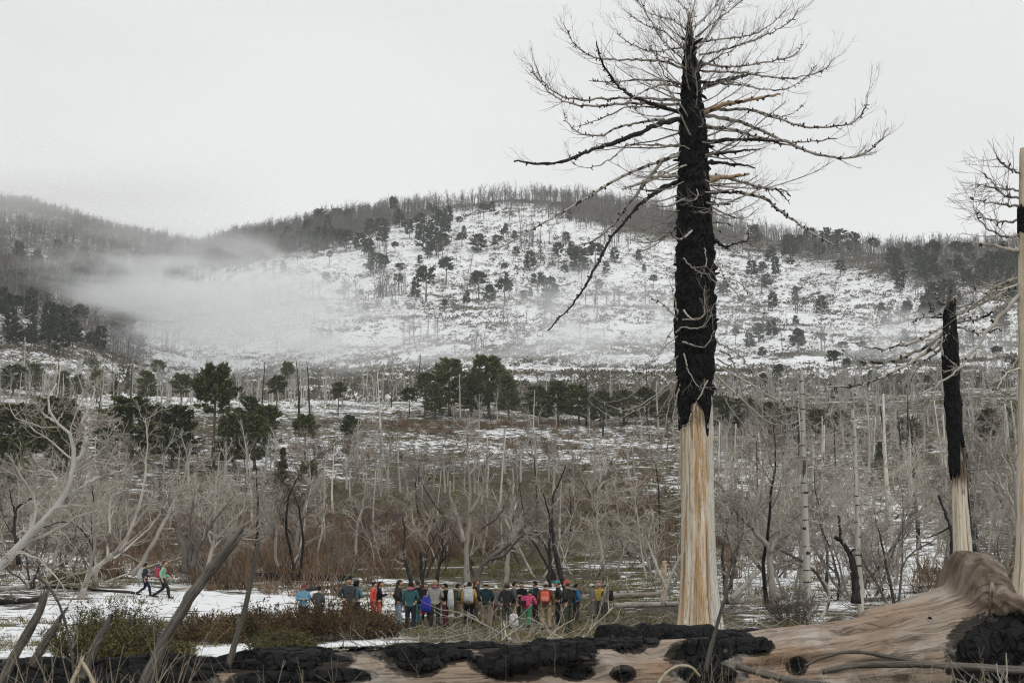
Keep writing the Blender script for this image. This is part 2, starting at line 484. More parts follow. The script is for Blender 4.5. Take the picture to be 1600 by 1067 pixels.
def ground_mat():
    m, n, b = newmat('snowy_ground')
    v = coords(n, (1, 1, 1))
    at_ = nd(n, 'Attribute', attribute_name='snow')
    n1 = noise(n, v, .55, 9, .62)
    n2 = noise(n, v, .07, 6, .6)
    n3 = noise(n, coords(n, (.55, 1.25, 1)), 2.3, 8, .68)
    s = math_(n, 'ADD', at_.outputs['Fac'], math_(n, 'MULTIPLY', math_(n, 'SUBTRACT', n1, .5), 1.5))
    s = math_(n, 'ADD', s, math_(n, 'MULTIPLY', math_(n, 'SUBTRACT', n2, .5), .9))
    s = math_(n, 'ADD', s, math_(n, 'MULTIPLY', math_(n, 'SUBTRACT', n3, .5), 1.25))
    mask = ramp(n, s, [(.47, 0), (.53, 1)])
    g1 = noise(n, v, 3.1, 8, .7)
    g2 = noise(n, v, .16, 4, .55)
    grass = ramp(n, g1, [(.3, (.016, .016, .008)), (.5, (.056, .052, .024)), (.72, (.15, .13, .062))])
    litter = ramp(n, g1, [(.3, (.013, .010, .008)), (.5, (.048, .035, .026)), (.72, (.14, .11, .085))])
    soil = mixc(n, ramp(n, g2, [(.42, 0), (.58, 1)]), grass, litter)
    sn = ramp(n, n3, [(.3, (.67, .69, .71)), (.7, (.79, .80, .81))])
    c = mixc(n, mask, soil, sn)
    n.links.new(c, b.inputs['Base Color']); b.inputs['Roughness'].default_value = .9
    h = math_(n, 'ADD', math_(n, 'MULTIPLY', mask, .6), math_(n, 'MULTIPLY', g1, .6))
    bumpit(n, b, h, .55, .10)
    return m
MT['ground'] = ground_mat()

# ------------------------------------------------------------------ ground
LU = [-300, 0, 150, 230, 300, 400, 500, 600, 700, 800, 850, 900, 1000, 1100, 1200, 1300, 1400, 1500, 1600, 1900]
LV = [480, 470, 462, 440, 424, 404, 386, 352, 322, 311, 318, 336, 366, 380, 394, 415, 436, 448, 462, 480]
# snow cover by place: (px, row, spread px, spread rows, amount)
SNOW = [(130, 950, 190, 34, .40), (330, 945, 140, 22, .30), (40, 1010, 100, 30, .34), (90, 870, 130, 28, .30), (360, 875, 100, 28, .30), (330, 1015, 120, 12, .5), (570, 1005, 90, 9, .5), (600, 955, 40, 40, .35), (480, 935, 60, 18, .3),
        (600, 690, 240, 26, .13), (880, 690, 160, 22, .08), (450, 735, 90, 40, .16), (850, 725, 120, 16, .14), (470, 830, 70, 16, .25),
        (1200, 760, 180, 30, .28), (1330, 810, 160, 26, .30), (1450, 900, 170, 60, .34), (1180, 920, 90, 60, .22), (1280, 880, 120, 40, .22), (1020, 930, 60, 40, .12), (330, 620, 300, 26, .30), (1000, 870, 70, 24, .12),
        (750, 800, 330, 50, -.25), (600, 850, 300, 40, -.3), (500, 765, 120, 20, -.12), (740, 985, 200, 16, -.25), (1000, 970, 160, 30, -.2), (850, 745, 200, 14, -.15), (480, 995, 120, 10, -.2)]
def snow_cover(x, y, z):
    r = np.hypot(x, y); s = np.full_like(r, .345)
    u, v = proj(np.stack([x, y, np.where(y > 2, z, 0)], -1))
    for a, b, sa, sb, k in SNOW:
        s = s + np.where((y > 5) & (r < 520), k * np.exp(-((u - a) / sa) ** 2 - ((v - b) / sb) ** 2), 0)
    s = s - .22 * smooth(19, 15, r)
    far = smooth(340, 640, r)
    lim = np.interp(u, LU, LV)
    s = s * (1 - far) + far * (.62 - np.where(u > 1120, .30, np.where(u < 310, .22, .46)) * smooth(12, -10, v - lim) * (r > 900) - .22 * smooth(260, 190, u) * smooth(425, 450, v) * smooth(580, 560, v))
    return np.clip(s, .1, .86)
def build_ground():
    az = np.concatenate([np.linspace(-math.pi, -.46, 40, endpoint=False), np.linspace(-.46, .46, 420, endpoint=False), np.linspace(.46, math.pi, 41)])
    rr = np.concatenate([[0.01], np.exp(np.linspace(math.log(1.5), math.log(70), 190)), np.exp(np.linspace(math.log(72), math.log(4000), 190))])
    A, R_ = np.meshgrid(az, rr)
    x, y = np.sin(A) * R_, np.cos(A) * R_
    z = height(x, y)
    ny, nx = A.shape
    i = np.arange(ny * nx).reshape(ny, nx)
    q = np.stack([i[:-1, :-1], i[1:, :-1], i[1:, 1:], i[:-1, 1:]], -1).reshape(-1, 4)
    q = q[:, ::-1]
    a = Acc().add(np.stack([x, y, z], -1), q)
    me = a.mesh('ground', MT['ground'])
    at_ = me.attributes.new('snow', 'FLOAT', 'POINT')
    at_.data.foreach_set('value', snow_cover(x, y, z).ravel().astype(np.float32))
    tag(link('ground', me), kind='structure')
build_ground()

# ------------------------------------------------------------------ air: even haze, drifting mist banks
def box_mesh(name, lo, hi):
    V = [(x, y, z) for x in (lo[0], hi[0]) for y in (lo[1], hi[1]) for z in (lo[2], hi[2])]
    Q = [(0, 1, 3, 2), (4, 6, 7, 5), (0, 4, 5, 1), (2, 3, 7, 6), (0, 2, 6, 4), (1, 5, 7, 3)]
    return Acc().add(V, Q).mesh(name, flat=True)
def vol_mat(name, dens, col, soft=None, seed=0., nscale=1.6):
    m = bpy.data.materials.new(name); m.use_nodes = True
    n = m.node_tree; n.nodes.clear()
    out = n.nodes.new('ShaderNodeOutputMaterial'); v = n.nodes.new('ShaderNodeVolumePrincipled')
    v.inputs['Color'].default_value = (*col, 1); v.inputs['Density'].default_value = dens
    v.inputs['Anisotropy'].default_value = 0.0
    n.links.new(v.outputs[0], out.inputs['Volume'])
    if soft is not None:
        tcn = nd(n, 'TexCoord')
        ln = nd(n, 'VectorMath', operation='LENGTH'); n.links.new(tcn.outputs['Object'], ln.inputs[0])
        fall = nd(n, 'MapRange', interpolation_type='SMOOTHSTEP')
        fall.inputs['From Min'].default_value = .98; fall.inputs['From Max'].default_value = soft
        n.links.new(ln.outputs['Value'], fall.inputs['Value'])
        mpn = nd(n, 'Mapping'); mpn.inputs['Location'].default_value = (seed, seed * 1.7, 0); mpn.inputs['Scale'].default_value = (1.0, .8, 1.3)
        n.links.new(tcn.outputs['Object'], mpn.inputs[0])
        f = noise(n, mpn.outputs[0], nscale, 4, .6, .5)
        nr = nd(n, 'MapRange', interpolation_type='SMOOTHSTEP'); nr.inputs['From Min'].default_value = .40; nr.inputs['From Max'].default_value = .64
        n.links.new(f, nr.inputs['Value'])
        d = math_(n, 'MULTIPLY', math_(n, 'MULTIPLY', fall.outputs[0], nr.outputs[0]), dens)
        n.links.new(d, v.inputs['Density'])
    return m
def sphere_mesh(name, nu=20, nv=12):
    th = np.linspace(0, 2 * np.pi, nu, endpoint=False); ph = np.linspace(0, np.pi, nv + 1)
    V = np.stack([np.outer(np.sin(ph), np.cos(th)), np.outer(np.sin(ph), np.sin(th)), np.outer(np.cos(ph), np.ones(nu))], -1)
    i = np.arange((nv + 1) * nu).reshape(nv + 1, nu)
    q = np.stack([i[:-1], i[1:], np.roll(i, -1, 1)[1:], np.roll(i, -1, 1)[:-1]], -1).reshape(-1, 4)
    return Acc().add(V, q).mesh(name)
hz = link('haze', box_mesh('haze', (-4500, -4500, -12), (4500, 4500, 760)))
hz.data.materials.append(vol_mat('haze_air', 0.00011, (.97, .985, .99)))
tag(hz, 'thin pale haze filling the valley air', 'haze', kind='stuff')
def mist(px, py, Y, wpx, hpx, depth, dens, label, seed, soft=.1, ns=2.3, col=(.90, .912, .912)):
    c = at(px, py, Y)
    o = link('mist', sphere_mesh('mist'), None, tuple(c), 0, (wpx / 2 / FPX * Y, depth / 2, hpx / 2 / FPX * Y))
    o.data.materials.append(vol_mat('mist_air', dens, col, soft, seed, ns))
    tag(o, label, 'mist', 'mist banks drifting over the valley', 'stuff')
mist(330, 474, 690, 740, 250, 210, .062, 'thick white mist bank drifting across the left valley', 1.3)
mist(480, 520, 560, 600, 170, 130, .036, 'low mist tongue over the snowy slope left of centre', 7.7)
mist(960, 520, 620, 600, 260, 130, .030, 'thin mist veil behind the tall burnt trunk', 3.1)
mist(1420, 560, 640, 480, 220, 130, .030, 'thin mist veil behind the broken black snag', 5.2)
mist(690, 560, 640, 520, 130, 120, .026, 'faint mist wisp over the middle slope', 9.4)
mist(90, 318, 1500, 900, 210, 420, .0055, 'low cloud swallowing the top of the left mountain', 2.2, .2, 1.3, (.988, .992, .99))
# ------------------------------------------------------------------ far woods and scrub (uncountable masses)
def template_bare(seed, h=12., nb=13, w=1.0):
    rng = np.random.default_rng(seed); a = Acc()
    P = np.array([[[0, 0, -1.], [rng.normal(0, .3), rng.normal(0, .3), h * .5], [rng.normal(0, .6), rng.normal(0, .6), h * .93]]])
    R = np.array([[.20, .14, .05]]) * w
    a.add(*tubes(P, R, 3, False))
    def tri(D, wd):
        e = unit(np.cross(D[:, -1] - D[:, 0], rng.normal(size=(len(D), 3)))) * wd
        V = np.stack([D[:, 0] - e, D[:, 0] + e, D[:, -1]], 1).reshape(-1, 3)
        a.add(V, None, np.arange(len(V)).reshape(-1, 3))
    C, CR = kids(P, R, rng, nb, .30, .97, (22, 62), (.22, .46), 3, .25, .15, .6, .04)
    tri(C, .07 * w)
    D, DR = kids(C, CR, rng, 3, .3, 1., (20, 60), (.4, .75), 2, .2, .1, .6, .025)
    tri(D, .05 * w)
    return a
def template_clump(seed, n=14, size=1., flat=.6, blade=.5):
    rng = np.random.default_rng(seed)
    c = rng.normal(0, .42, (n, 3)) * np.array([1, 1, flat]); c[:, 2] = np.abs(c[:, 2])
    d = unit(rng.normal(size=(n, 3)) + unit(c) * .6) * blade; e = unit(np.cross(d, rng.normal(size=(n, 3)))) * blade * .45
    V = np.stack([c - e, c + e, c + d], 1).reshape(-1, 3) * size
    return Acc().add(V, None, np.arange(3 * n).reshape(-1, 3))
def scatter(acc, tmpl, pos, rng, smin, smax):
    N = len(pos)
    which = rng.integers(0, len(tmpl), N)
    for i, t in enumerate(tmpl):
        p = pos[which == i]; m = len(p)
        if not m: continue
        V = np.concatenate(t.V); th = rng.random(m) * 6.283; s = smin + (smax - smin) * rng.random(m) ** 1.3
        s = s[:, None]; sz = s * (.85 + .35 * rng.random((m, 1)))
        c, sn = np.cos(th)[:, None], np.sin(th)[:, None]
        X = (V[None, :, 0] * c - V[None, :, 1] * sn) * s + p[:, 0:1]
        Y = (V[None, :, 0] * sn + V[None, :, 1] * c) * s + p[:, 1:2]
        Z = V[None, :, 2] * sz + p[:, 2:3]
        off = (np.arange(m) * len(V))[:, None, None]
        Q = np.concatenate(t.Q) if t.Q else None; T = np.concatenate(t.T) if t.T else None
        acc.add(np.stack([X, Y, Z], -1), None if Q is None else (Q[None] + off), None if T is None else (T[None] + off))
def sample(n, rng, u0, u1, r0, r1, keep=None, power=1.0):
    """points on the ground in a fan of the view"""
    u = u0 + (u1 - u0) * rng.random(n)
    r = (r0 ** 1.5 + (r1 ** 1.5 - r0 ** 1.5) * rng.random(n)) ** (1 / 1.5)
    x = (u - 800) / FPX * r; y = r.copy()
    z = height(x, y); P = np.stack([x, y, z], -1)
    uu, vv = proj(P)
    ok = np.ones(n, bool) if keep is None else keep(uu, vv, P)
    return P[ok]
def wood_keep(u, v, P):
    n = fbm(P[:, 0] / 60, P[:, 1] / 60, oct=3, seed=21)
    lim = np.interp(u, LU, LV) + (n - .5) * 55
    dens = np.where(u > 1120, .42, 1.0)
    bare = np.exp(-((u - 40) / 45) ** 2 - ((v - 408) / 16) ** 2) + np.exp(-((u - 200) / 30) ** 2 - ((v - 415) / 16) ** 2) + .7 * np.exp(-((u - 90) / 30) ** 2 - ((v - 440) / 10) ** 2)
    h = hash3(np.floor(P[:, 0] * 7), np.floor(P[:, 1] * 7), np.zeros(len(P)))
    cl = fbm(P[:, 0] / 26 + 40, P[:, 1] / 40, oct=3, seed=23)
    return ((v < lim) & (h < dens) & (bare < .5)) | ((cl > .66) & (h < .35) & (v < 560)) | ((u < 235) & (v > 440) & (v < 562) & (h < .22))
rng = np.random.default_rng(5)
TB = [template_bare(100 + i, 12., 13, 1.5) for i in range(8)]
a = Acc()
scatter(a, TB, sample(64000, rng, -150, 1800, 620, 2000, wood_keep), rng, .7, 1.4)
tag(a.obj('bare_forest', MT['bare_far'], flat=True), 'dense leafless grey forest along the mountain ridges', 'forest', kind='stuff')

def scrub_keep(u, v, P):
    n = fbm(P[:, 0] / 45, P[:, 1] / 30, oct=4, seed=31, gain=.6)
    m = fbm(P[:, 0] / 12, P[:, 1] / 9, oct=2, seed=33)
    dark = .55 * np.exp(-((u - 720) / 120) ** 2 - ((v - 492) / 14) ** 2) + .5 * np.exp(-((u - 1320) / 90) ** 2 - ((v - 480) / 30) ** 2) + .35 * np.exp(-((u - 1150) / 120) ** 2 - ((v - 500) / 40) ** 2)
    dark = dark + .2 * smooth(520, 600, v) - .16 * np.exp(-((u - 800) / 150) ** 2 - ((v - 350) / 40) ** 2)
    h = hash3(np.floor(P[:, 0] * 5), np.floor(P[:, 1] * 5), np.ones(len(P)))
    return h < np.clip((n - .365) * 3.4 + (m - .5) * 1.3 + dark, .03, 1)
TC = [template_clump(200 + i, 12, 1., .55, .55) for i in range(8)]
a = Acc()
scatter(a, TC, sample(90000, rng, -150, 1800, 430, 1500, scrub_keep), rng, .6, 2.4)
tag(a.obj('mountain_scrub', MT['shrub_far'], flat=True), 'low brown scrub dotted over the snowy mountainside', 'scrub', kind='stuff')
a = Acc()
scatter(a, TC, sample(7000, rng, -150, 1800, 430, 1200, lambda u, v, P: (fbm(P[:, 0] / 70, P[:, 1] / 50, oct=3, seed=77) > .54) & (v > 470)), rng, .7, 2.0)
tag(a.obj('olive_scrub', MT['grass'], flat=True), 'olive grass and bush patches between the snow of the lower slope', 'scrub', kind='stuff')
# grey standing deadwood, too dense to count, on the bench below the mountain
def dead_keep(u, v, P):
    n = fbm(P[:, 0] / 40, P[:, 1] / 40, oct=3, seed=51)
    w = .55 * (u > 1060) + .5 * (u < 480) * (v < 640) + .25
    w = w - .6 * np.exp(-((u - 640) / 260) ** 2 - ((v - 690) / 40) ** 2)
    h = hash3(np.floor(P[:, 0] * 5), np.floor(P[:, 1] * 5), np.full(len(P), 3))
    return h < np.clip(w + (n - .5) * 1.6, 0, 1)
TD = [template_bare(300 + i, 7.5) for i in range(8)]
a = Acc()
scatter(a, TD, sample(2100, rng, -120, 1750, 190, 520, dead_keep), rng, .55, 1.25)
MT['dead_far'] = simple('far_dead_wood', (.24, .225, .205), (.44, .42, .39), .05)
tag(a.obj('dead_forest', MT['dead_far'], flat=True), 'dense grey standing deadwood on the bench below the mountain', 'forest', kind='stuff')

# reddish thicket of bare shrubs and olive tussocks
def template_twigs(seed, n=52, h=1.6, w=.026, spread=.5):
    rng = np.random.default_rng(seed)
    b = rng.normal(0, .28, (n, 3)); b[:, 2] = -.05
    d = rng.normal(0, spread, (n, 3)); d[:, 2] = 1
    L = h * (.45 + .6 * rng.random((n, 1)))
    m_ = b + unit(d) * L * .55; t = m_ + unit(d + rng.normal(0, .35, (n, 3))) * L * .5
    e = unit(np.cross(d, rng.normal(size=(n, 3)))) * w
    V = np.stack([b - e, b + e, m_ + e * .8, m_ - e * .8, t], 1).reshape(-1, 3)
    i = np.arange(n)[:, None] * 5
    return Acc().add(V, i + np.array([[0, 1, 2, 3]]), i + np.array([[3, 2, 4]]))
def thicket_keep(u, v, P):
    n = fbm(P[:, 0] / 16, P[:, 1] / 22, oct=3, seed=61)
    w = 1.3 * np.exp(-((u - 560) / 260) ** 2 - ((v - 850) / 34) ** 2) + 1.0 * np.exp(-((u - 950) / 90) ** 2 - ((v - 790) / 16) ** 2) + .9 * np.exp(-((u - 760) / 170) ** 2 - ((v - 655) / 10) ** 2) + .7 * np.exp(-((u - 40) / 60) ** 2 - ((v - 640) / 30) ** 2) + .6 * np.exp(-((u - 200) / 120) ** 2 - ((v - 870) / 25) ** 2)
    w = w + .16
    h = hash3(np.floor(P[:, 0] * 9), np.floor(P[:, 1] * 9), np.full(len(P), 8))
    return h < np.clip(w + (n - .5) * 1.2 - .15, 0, 1)
a = Acc()
scatter(a, [template_twigs(400 + i) for i in range(8)], sample(9500, rng, -80, 1680, 78, 330, thicket_keep), rng, .6, 1.8)
tag(a.obj('bare_thicket', MT['shrub_red'], flat=True), 'reddish brown thicket of bare low shrubs behind the hikers', 'thicket', kind='stuff')
def tuss_keep(u, v, P):
    n = fbm(P[:, 0] / 6, P[:, 1] / 8, oct=4, seed=71, gain=.6)
    s = snow_cover(P[:, 0], P[:, 1], P[:, 2])
    return n > .47 + (s - .4) * .35
a = Acc()
TG = [template_twigs(500 + i, 16, .34, .012, .75) for i in range(8)]
scatter(a, TG, sample(9000, rng, -60, 1660, 16, 60, tuss_keep), rng, .35, 1.0)
scatter(a, TG, sample(12000, rng, -60, 1660, 58, 190, tuss_keep), rng, .6, 1.9)
scatter(a, TG, sample(6000, rng, -60, 1660, 190, 430, tuss_keep), rng, 1.2, 3.2)
tag(a.obj('tussock_grass', MT['grass'], flat=True), 'yellowed grass tussocks poking through the thin snow', 'grass', kind='stuff')
a = Acc()
TS = [template_clump(600 + i, 18, .8, .5, .32) for i in range(6)]
un_keep = lambda u, v, P: fbm(P[:, 0] / 14, P[:, 1] / 18, oct=3, seed=81) > .53
scatter(a, TS, sample(6500, rng, -60, 1660, 150, 420, un_keep), rng, .4, 1.7)
TSn = [template_clump(620 + i, 90, .75, .5, .13) for i in range(6)]
scatter(a, TSn, sample(1500, rng, -60, 1660, 66, 152, lambda u, v, P: un_keep(u, v, P) & (v < 905)), rng, .4, 1.3)
tag(a.obj('olive_undergrowth', MT['shrub_olive'], flat=True), 'low olive evergreen undergrowth between the dead trees', 'undergrowth', kind='stuff')

# ------------------------------------------------------------------ dead trees, each a thing
ORD = ['first', 'second', 'third', 'fourth', 'fifth', 'sixth', 'seventh', 'eighth', 'ninth', 'tenth', 'eleventh', 'twelfth', 'thirteenth', 'fourteenth', 'fifteenth', 'sixteenth', 'seventeenth', 'eighteenth', 'nineteenth', 'twentieth', 'twenty-first', 'twenty-second', 'twenty-third', 'twenty-fourth', 'twenty-fifth', 'twenty-sixth', 'twenty-seventh', 'twenty-eighth', 'twenty-ninth', 'thirtieth', 'thirty-first', 'thirty-second', 'thirty-third', 'thirty-fourth', 'thirty-fifth', 'thirty-sixth', 'thirty-seventh', 'thirty-eighth', 'thirty-ninth', 'fortieth']
ORD += [p + '-' + q for p in ('forty', 'fifty') for q in ORD[:9]]
def nth(seen, key):
    seen[key] = seen.get(key, 0) + 1
    return ORD[seen[key] - 1] + ' from the left'
def dead_proto(seed, H=8., stems=2, lean=.25, spread=.5, dens=1., split=.35):
    rng = np.random.default_rng(seed)
    n = 9
    ang = rng.random() * 6.28 + np.arange(stems) * 6.28 / stems + rng.normal(0, .4, stems)
    d = np.stack([np.cos(ang) * spread, np.sin(ang) * spread, np.ones(stems)], 1) + np.array([lean, 0, 0])
    base = np.stack([np.cos(ang) * .12, np.sin(ang) * .12, np.full(stems, -.25)], 1) * (stems > 1) + np.array([0, 0, -.1])
    L = H * (.65 + .35 * rng.random(stems)); L[0] = H
    P = paths(base, d, L, n, rng, .06, .19)
    r0 = H * (.0072 + .0055 * rng.random(stems)) * (1.35 if stems == 1 else 1)
    R = r0[:, None] * np.array([1.5, 1.05, .92, .82, .7, .58, .45, .3, .14])[None]
    tr = Acc().add(*tubes(P, R, 6))
    B, BR = kids(P, R, rng, max(4, int(10 * dens)), split, .98, (25, 65), (.22, .46), 7, .07, .27, .6, .02)
    cr = Acc().add(*tubes(B, BR, 4, False)[:2])
    C, CR = kids(B, BR, rng, max(3, int(6 * dens)), .2, 1, (22, 60), (.3, .6), 5, .06, .28, .62, .013)
    cr.add(*tubes(C, CR, 3, False)[:2])
    D, DR = kids(C, CR, rng, 5, .2, 1, (20, 60), (.4, .8), 3, .05, .25, .65, .010)
    cr.add(*tubes(D, DR, 3, False)[:2])
    return tr, cr
PROTO = {}
def dead_meshes(key, seed, mat_t, mat_c, **kw):
    t, c = dead_proto(seed, **kw)
    PROTO.setdefault(key, []).append((t.mesh('trunk', mat_t), c.mesh('branches', mat_c)))
for i in range(5): dead_meshes('grey', 700 + i, MT['grey_wood'], MT['grey_twig'], H=8, stems=2 + i % 3, lean=(-.2, .1, .35, 0, .2)[i], spread=.45)
for i in range(3): dead_meshes('grey', 720 + i, MT['grey_wood'], MT['grey_twig'], H=8, stems=1, lean=(.1, -.15, .3)[i], spread=.05, dens=1.5, split=.25)
for i in range(3): dead_meshes('black', 740 + i, MT['black_wood'], MT['brown_twig'], H=8, stems=1 + i % 2, lean=(.15, -.2, .1)[i], spread=.3)
for i in range(4): dead_meshes('brown', 760 + i, MT['trunk_dark'], MT['brown_twig'], H=6, stems=3 + i % 3, lean=0, spread=.6, dens=1.1, split=.15)
for i in range(2): dead_meshes('leaning', 780 + i, MT['grey_wood'], MT['grey_twig'], H=8, stems=2, lean=1.1, spread=.3, dens=1.1)
def put(name, key, i, p, H, base_h, rz, label, cat, group):
    t = thing(name, label, cat, p, group, rz, H / base_h)
    tm, cm = PROTO[key][i % len(PROTO[key])]
    link('trunk', tm, t); link('crown', cm, t)
    return t
ARA = ('umbrella', 'round', 'cone', 'far_umbrella', 'far_round')
def spaced(rng, n, u0, u1, v0, v1, mind, taken, excl=()):
    out = []
    tries = 0
    while len(out) < n and tries < n * 40:
        tries += 1
        u = u0 + (u1 - u0) * rng.random(); v = v0 + (v1 - v0) * rng.random()
        if any((u - a) ** 2 + ((v - b) * 1.5) ** 2 < mind ** 2 for a, b in taken): continue
        if any(a0 < u < a1 and b0 < v < b1 for a0, a1, b0, b1 in excl): continue
        taken.append((u, v)); out.append((u, v))
    return sorted(out)
taken = []
GROUPS = [  # kinds, count, u range, base-row range, spacing, height range, label, group, excluded
    (('grey', 'grey', 'grey', 'leaning', 'brown'), 26, (-10, 330), (842, 922), 20, (5.5, 9.5), '{} dead tree, {} in the pale thicket at left', 'dead trees in the left thicket', [(190, 290, 850, 940)]),
    (('grey', 'grey', 'brown', 'black'), 42, (330, 1050), (862, 908), 17, (4.0, 10.5), '{} dead tree, {} in the thicket behind the hikers', 'dead trees behind the hikers', [(1040, 1140, 800, 1000)]),
    (('brown', 'grey', 'brown'), 30, (330, 1050), (775, 858), 22, (3.2, 8), '{} dead tree, {} on the brown slope', 'dead trees on the brown slope', []),
    (('grey', 'black', 'brown'), 34, (380, 1050), (665, 770), 22, (4, 8), '{} dead tree, {} on the snowy clearing', 'dead trees on the snowy clearing', []),
    (('grey', 'grey', 'brown', 'black'), 52, (1125, 1610), (850, 945), 17, (4, 11), '{} dead tree, {} in the near snowy wood', 'dead trees right of the tall trunk', []),
    (('grey', 'brown', 'grey'), 58, (1110, 1610), (690, 845), 17, (6, 10), '{} dead tree, {} deep in the right-hand wood', 'dead trees on the right slope', []),
    (('grey', 'brown'), 22, (-10, 330), (740, 838), 24, (5, 9), '{} dead tree, {} below the left araucarias', 'dead trees under the left araucarias', []),
]
LOOK = {'grey': 'bleached grey', 'leaning': 'leaning bleached', 'brown': 'bushy brown many-stemmed', 'black': 'fire-blackened'}
for kinds, n, (u0, u1), (v0, v1), md, (h0, h1), lab, grp, ex in GROUPS:
    seen = {}
    for k, (u, v) in enumerate(spaced(rng, n, u0, u1, v0, v1, md, taken, ex)):
        key = kinds[rng.integers(len(kinds))]
        p = place(u, v, 60)
        H = h0 + (h1 - h0) * rng.random()
        if key == 'brown': H *= .75
        put('dead_tree', key, int(rng.integers(99)), p, H, 6 if key == 'brown' else 8, rng.random() * 6.28 if key != 'leaning' else rng.normal(0, .5), lab.format(LOOK[key], nth(seen, key)), 'dead tree', grp)

# ------------------------------------------------------------------ standing poles: dead araucaria trunks with a few drooping limbs
def pole_proto(seed, H=10., limbs=10, r=.16):
    rng = np.random.default_rng(seed); n = 10
    P = paths(np.array([[0, 0, -.3]]), np.array([[rng.normal(0, .05), rng.normal(0, .05), 1]]), np.array([H]), n, rng, .05, .028)
    R = r * np.linspace(1.15, .35, n)[None]
    R[0, 0] *= 1.3
    t = Acc().add(*tubes(P, R, 7))
    B, BR = kids(P, R, rng, limbs, .35, .99, (70, 105), (.10, .24), 6, .07, .14, .3, .012)
    c = Acc().add(*tubes(B, BR, 3, False)[:2])
    C, CR = kids(B, BR, rng, 5, .4, 1, (25, 60), (.25, .5), 4, .15, .15, .6, .006)
    c.add(*tubes(C, CR, 3, False)[:2])
    return t, c
for i in range(4):
    t_, c_ = pole_proto(800 + i, limbs=(6, 14, 20, 9)[i]); PROTO.setdefault('pole', []).append((t_.mesh('trunk', MT['pole_wood']), c_.mesh('branches', MT['grey_twig'])))
for i in range(3):
    t_, c_ = pole_proto(820 + i, limbs=(4, 12, 8)[i]); PROTO.setdefault('black_pole', []).append((t_.mesh('trunk', MT['black_wood']), c_.mesh('branches', MT['brown_twig'])))
taken = []
for n, (u0, u1), (v0, v1), md, (h0, h1), lab, grp in (
        (34, (1110, 1600), (690, 880), 16, (8, 14), '{} dead pole trunk, {} in the right-hand wood', 'dead poles in the right wood'),
        (22, (420, 1050), (600, 690), 20, (9, 15), '{} dead pole trunk, {} along the middle treeline', 'dead poles along the middle treeline'),
        (26, (20, 430), (575, 680), 17, (8, 14), '{} dead pole trunk, {} below the left mist', 'dead poles below the mist'),
        (12, (380, 1050), (760, 880), 30, (6, 10), 'slim {} dead pole, {} on the brown slope', 'dead poles on the brown slope')):
    seen = {}
    for u, v in spaced(rng, n, u0, u1, v0, v1, md, taken):
        key = 'black_pole' if rng.random() < .35 else 'pole'
        put('dead_pole', key, int(rng.integers(99)), place(u, v, 60), h0 + (h1 - h0) * rng.random(), 10, rng.random() * 6.28, lab.format('blackened' if key == 'black_pole' else 'pale', nth(seen, key)), 'dead tree', grp)

# ------------------------------------------------------------------ living araucarias, each a thing
def ara_proto(seed, style, H=12., leafn=26, far=False):
    rng = np.random.default_rng(seed); n = 8
    P = paths(np.array([[0, 0, -.4]]), np.array([[rng.normal(0, .03), rng.normal(0, .03), 1]]), np.array([H]), n, rng, .1, .012)
    R = H * .021 * np.linspace(1.2, .35, n)[None]
    tr = Acc().add(*tubes(P, R, 6))
    lo, wid, cnt = {'umbrella': (.60, .30, 74), 'round': (.26, .33, 120), 'cone': (.18, .25, 90)}[style]
    if far: cnt = int(cnt * .7)
    t = lo + (1 - lo) * rng.random(cnt) ** (.8 if style == 'umbrella' else 1.0)
    s = (t - lo) / (1 - lo)
    if style == 'umbrella': rad = np.sqrt(np.clip(1 - (s * .92) ** 3, 0.02, 1)) * (.72 + .28 * np.sin(s * 3.1))
    elif style == 'round': rad = np.sqrt(np.clip(1 - (s * 1.35 - .38) ** 2, .03, 1))
    else: rad = np.clip(1.02 - s, .05, 1) * (.75 + .25 * np.sin(s * 3))
    rad = rad * H * wid * (.68 + .42 * rng.random(cnt))
    th = rng.random(cnt) * 6.283
    f = t * (n - 1); i = np.clip(f.astype(int), 0, n - 2); w = (f - i)[:, None]
    p0 = P[0, i] * (1 - w) + P[0, i + 1] * w
    d0 = np.stack([np.cos(th), np.sin(th), -.12 + .5 * s], 1)
    B = paths(p0, d0, rad, 5, rng, .05, .07)
    BR = (H * .0045 * np.ones((cnt, 1))) * np.linspace(1, .5, 5)[None]
    lf = Acc()
    if not far: lf.add(*tubes(B, BR, 3, False)[:2])
    m = leafn
    par = np.repeat(np.arange(cnt), m); N = len(par)
    q = (.30 + .72 * rng.random(N) ** .8) * 4; q = np.clip(q, 0, 3.999); j = q.astype(int); ww = (q - j)[:, None]
    c = B[par, j] * (1 - ww) + B[par, j + 1] * ww + rng.normal(0, H * .011, (N, 3))
    tg = unit(B[par, j + 1] - B[par, j])
    bl = H * (.062 if far else .033)
    d = unit(tg * .8 + rng.normal(0, .6, (N, 3)) + np.array([0, 0, .35])) * bl * (.7 + .7 * rng.random((N, 1)))
    e = unit(np.cross(d, rng.normal(size=(N, 3)))) * bl * .40
    V = np.stack([c - e, c + e, c + d], 1).reshape(-1, 3)
    lf.add(V, None, np.arange(3 * N).reshape(-1, 3))
    return tr, lf
for st in ('umbrella', 'round', 'cone'):
    for i in range(3):
        t_, c_ = ara_proto(900 + i + len(st) * 10, st, leafn=74); PROTO.setdefault(st, []).append((t_.mesh('trunk', MT['trunk_dark']), c_.mesh('crown', MT['green'], True)))
for st in ('umbrella', 'round'):
    for i in range(4):
        t_, c_ = ara_proto(950 + i + len(st) * 10, st, leafn=24, far=True); PROTO.setdefault('far_' + st, []).append((t_.mesh('trunk', MT['trunk_dark']), c_.mesh('crown', MT['green_far'], True)))
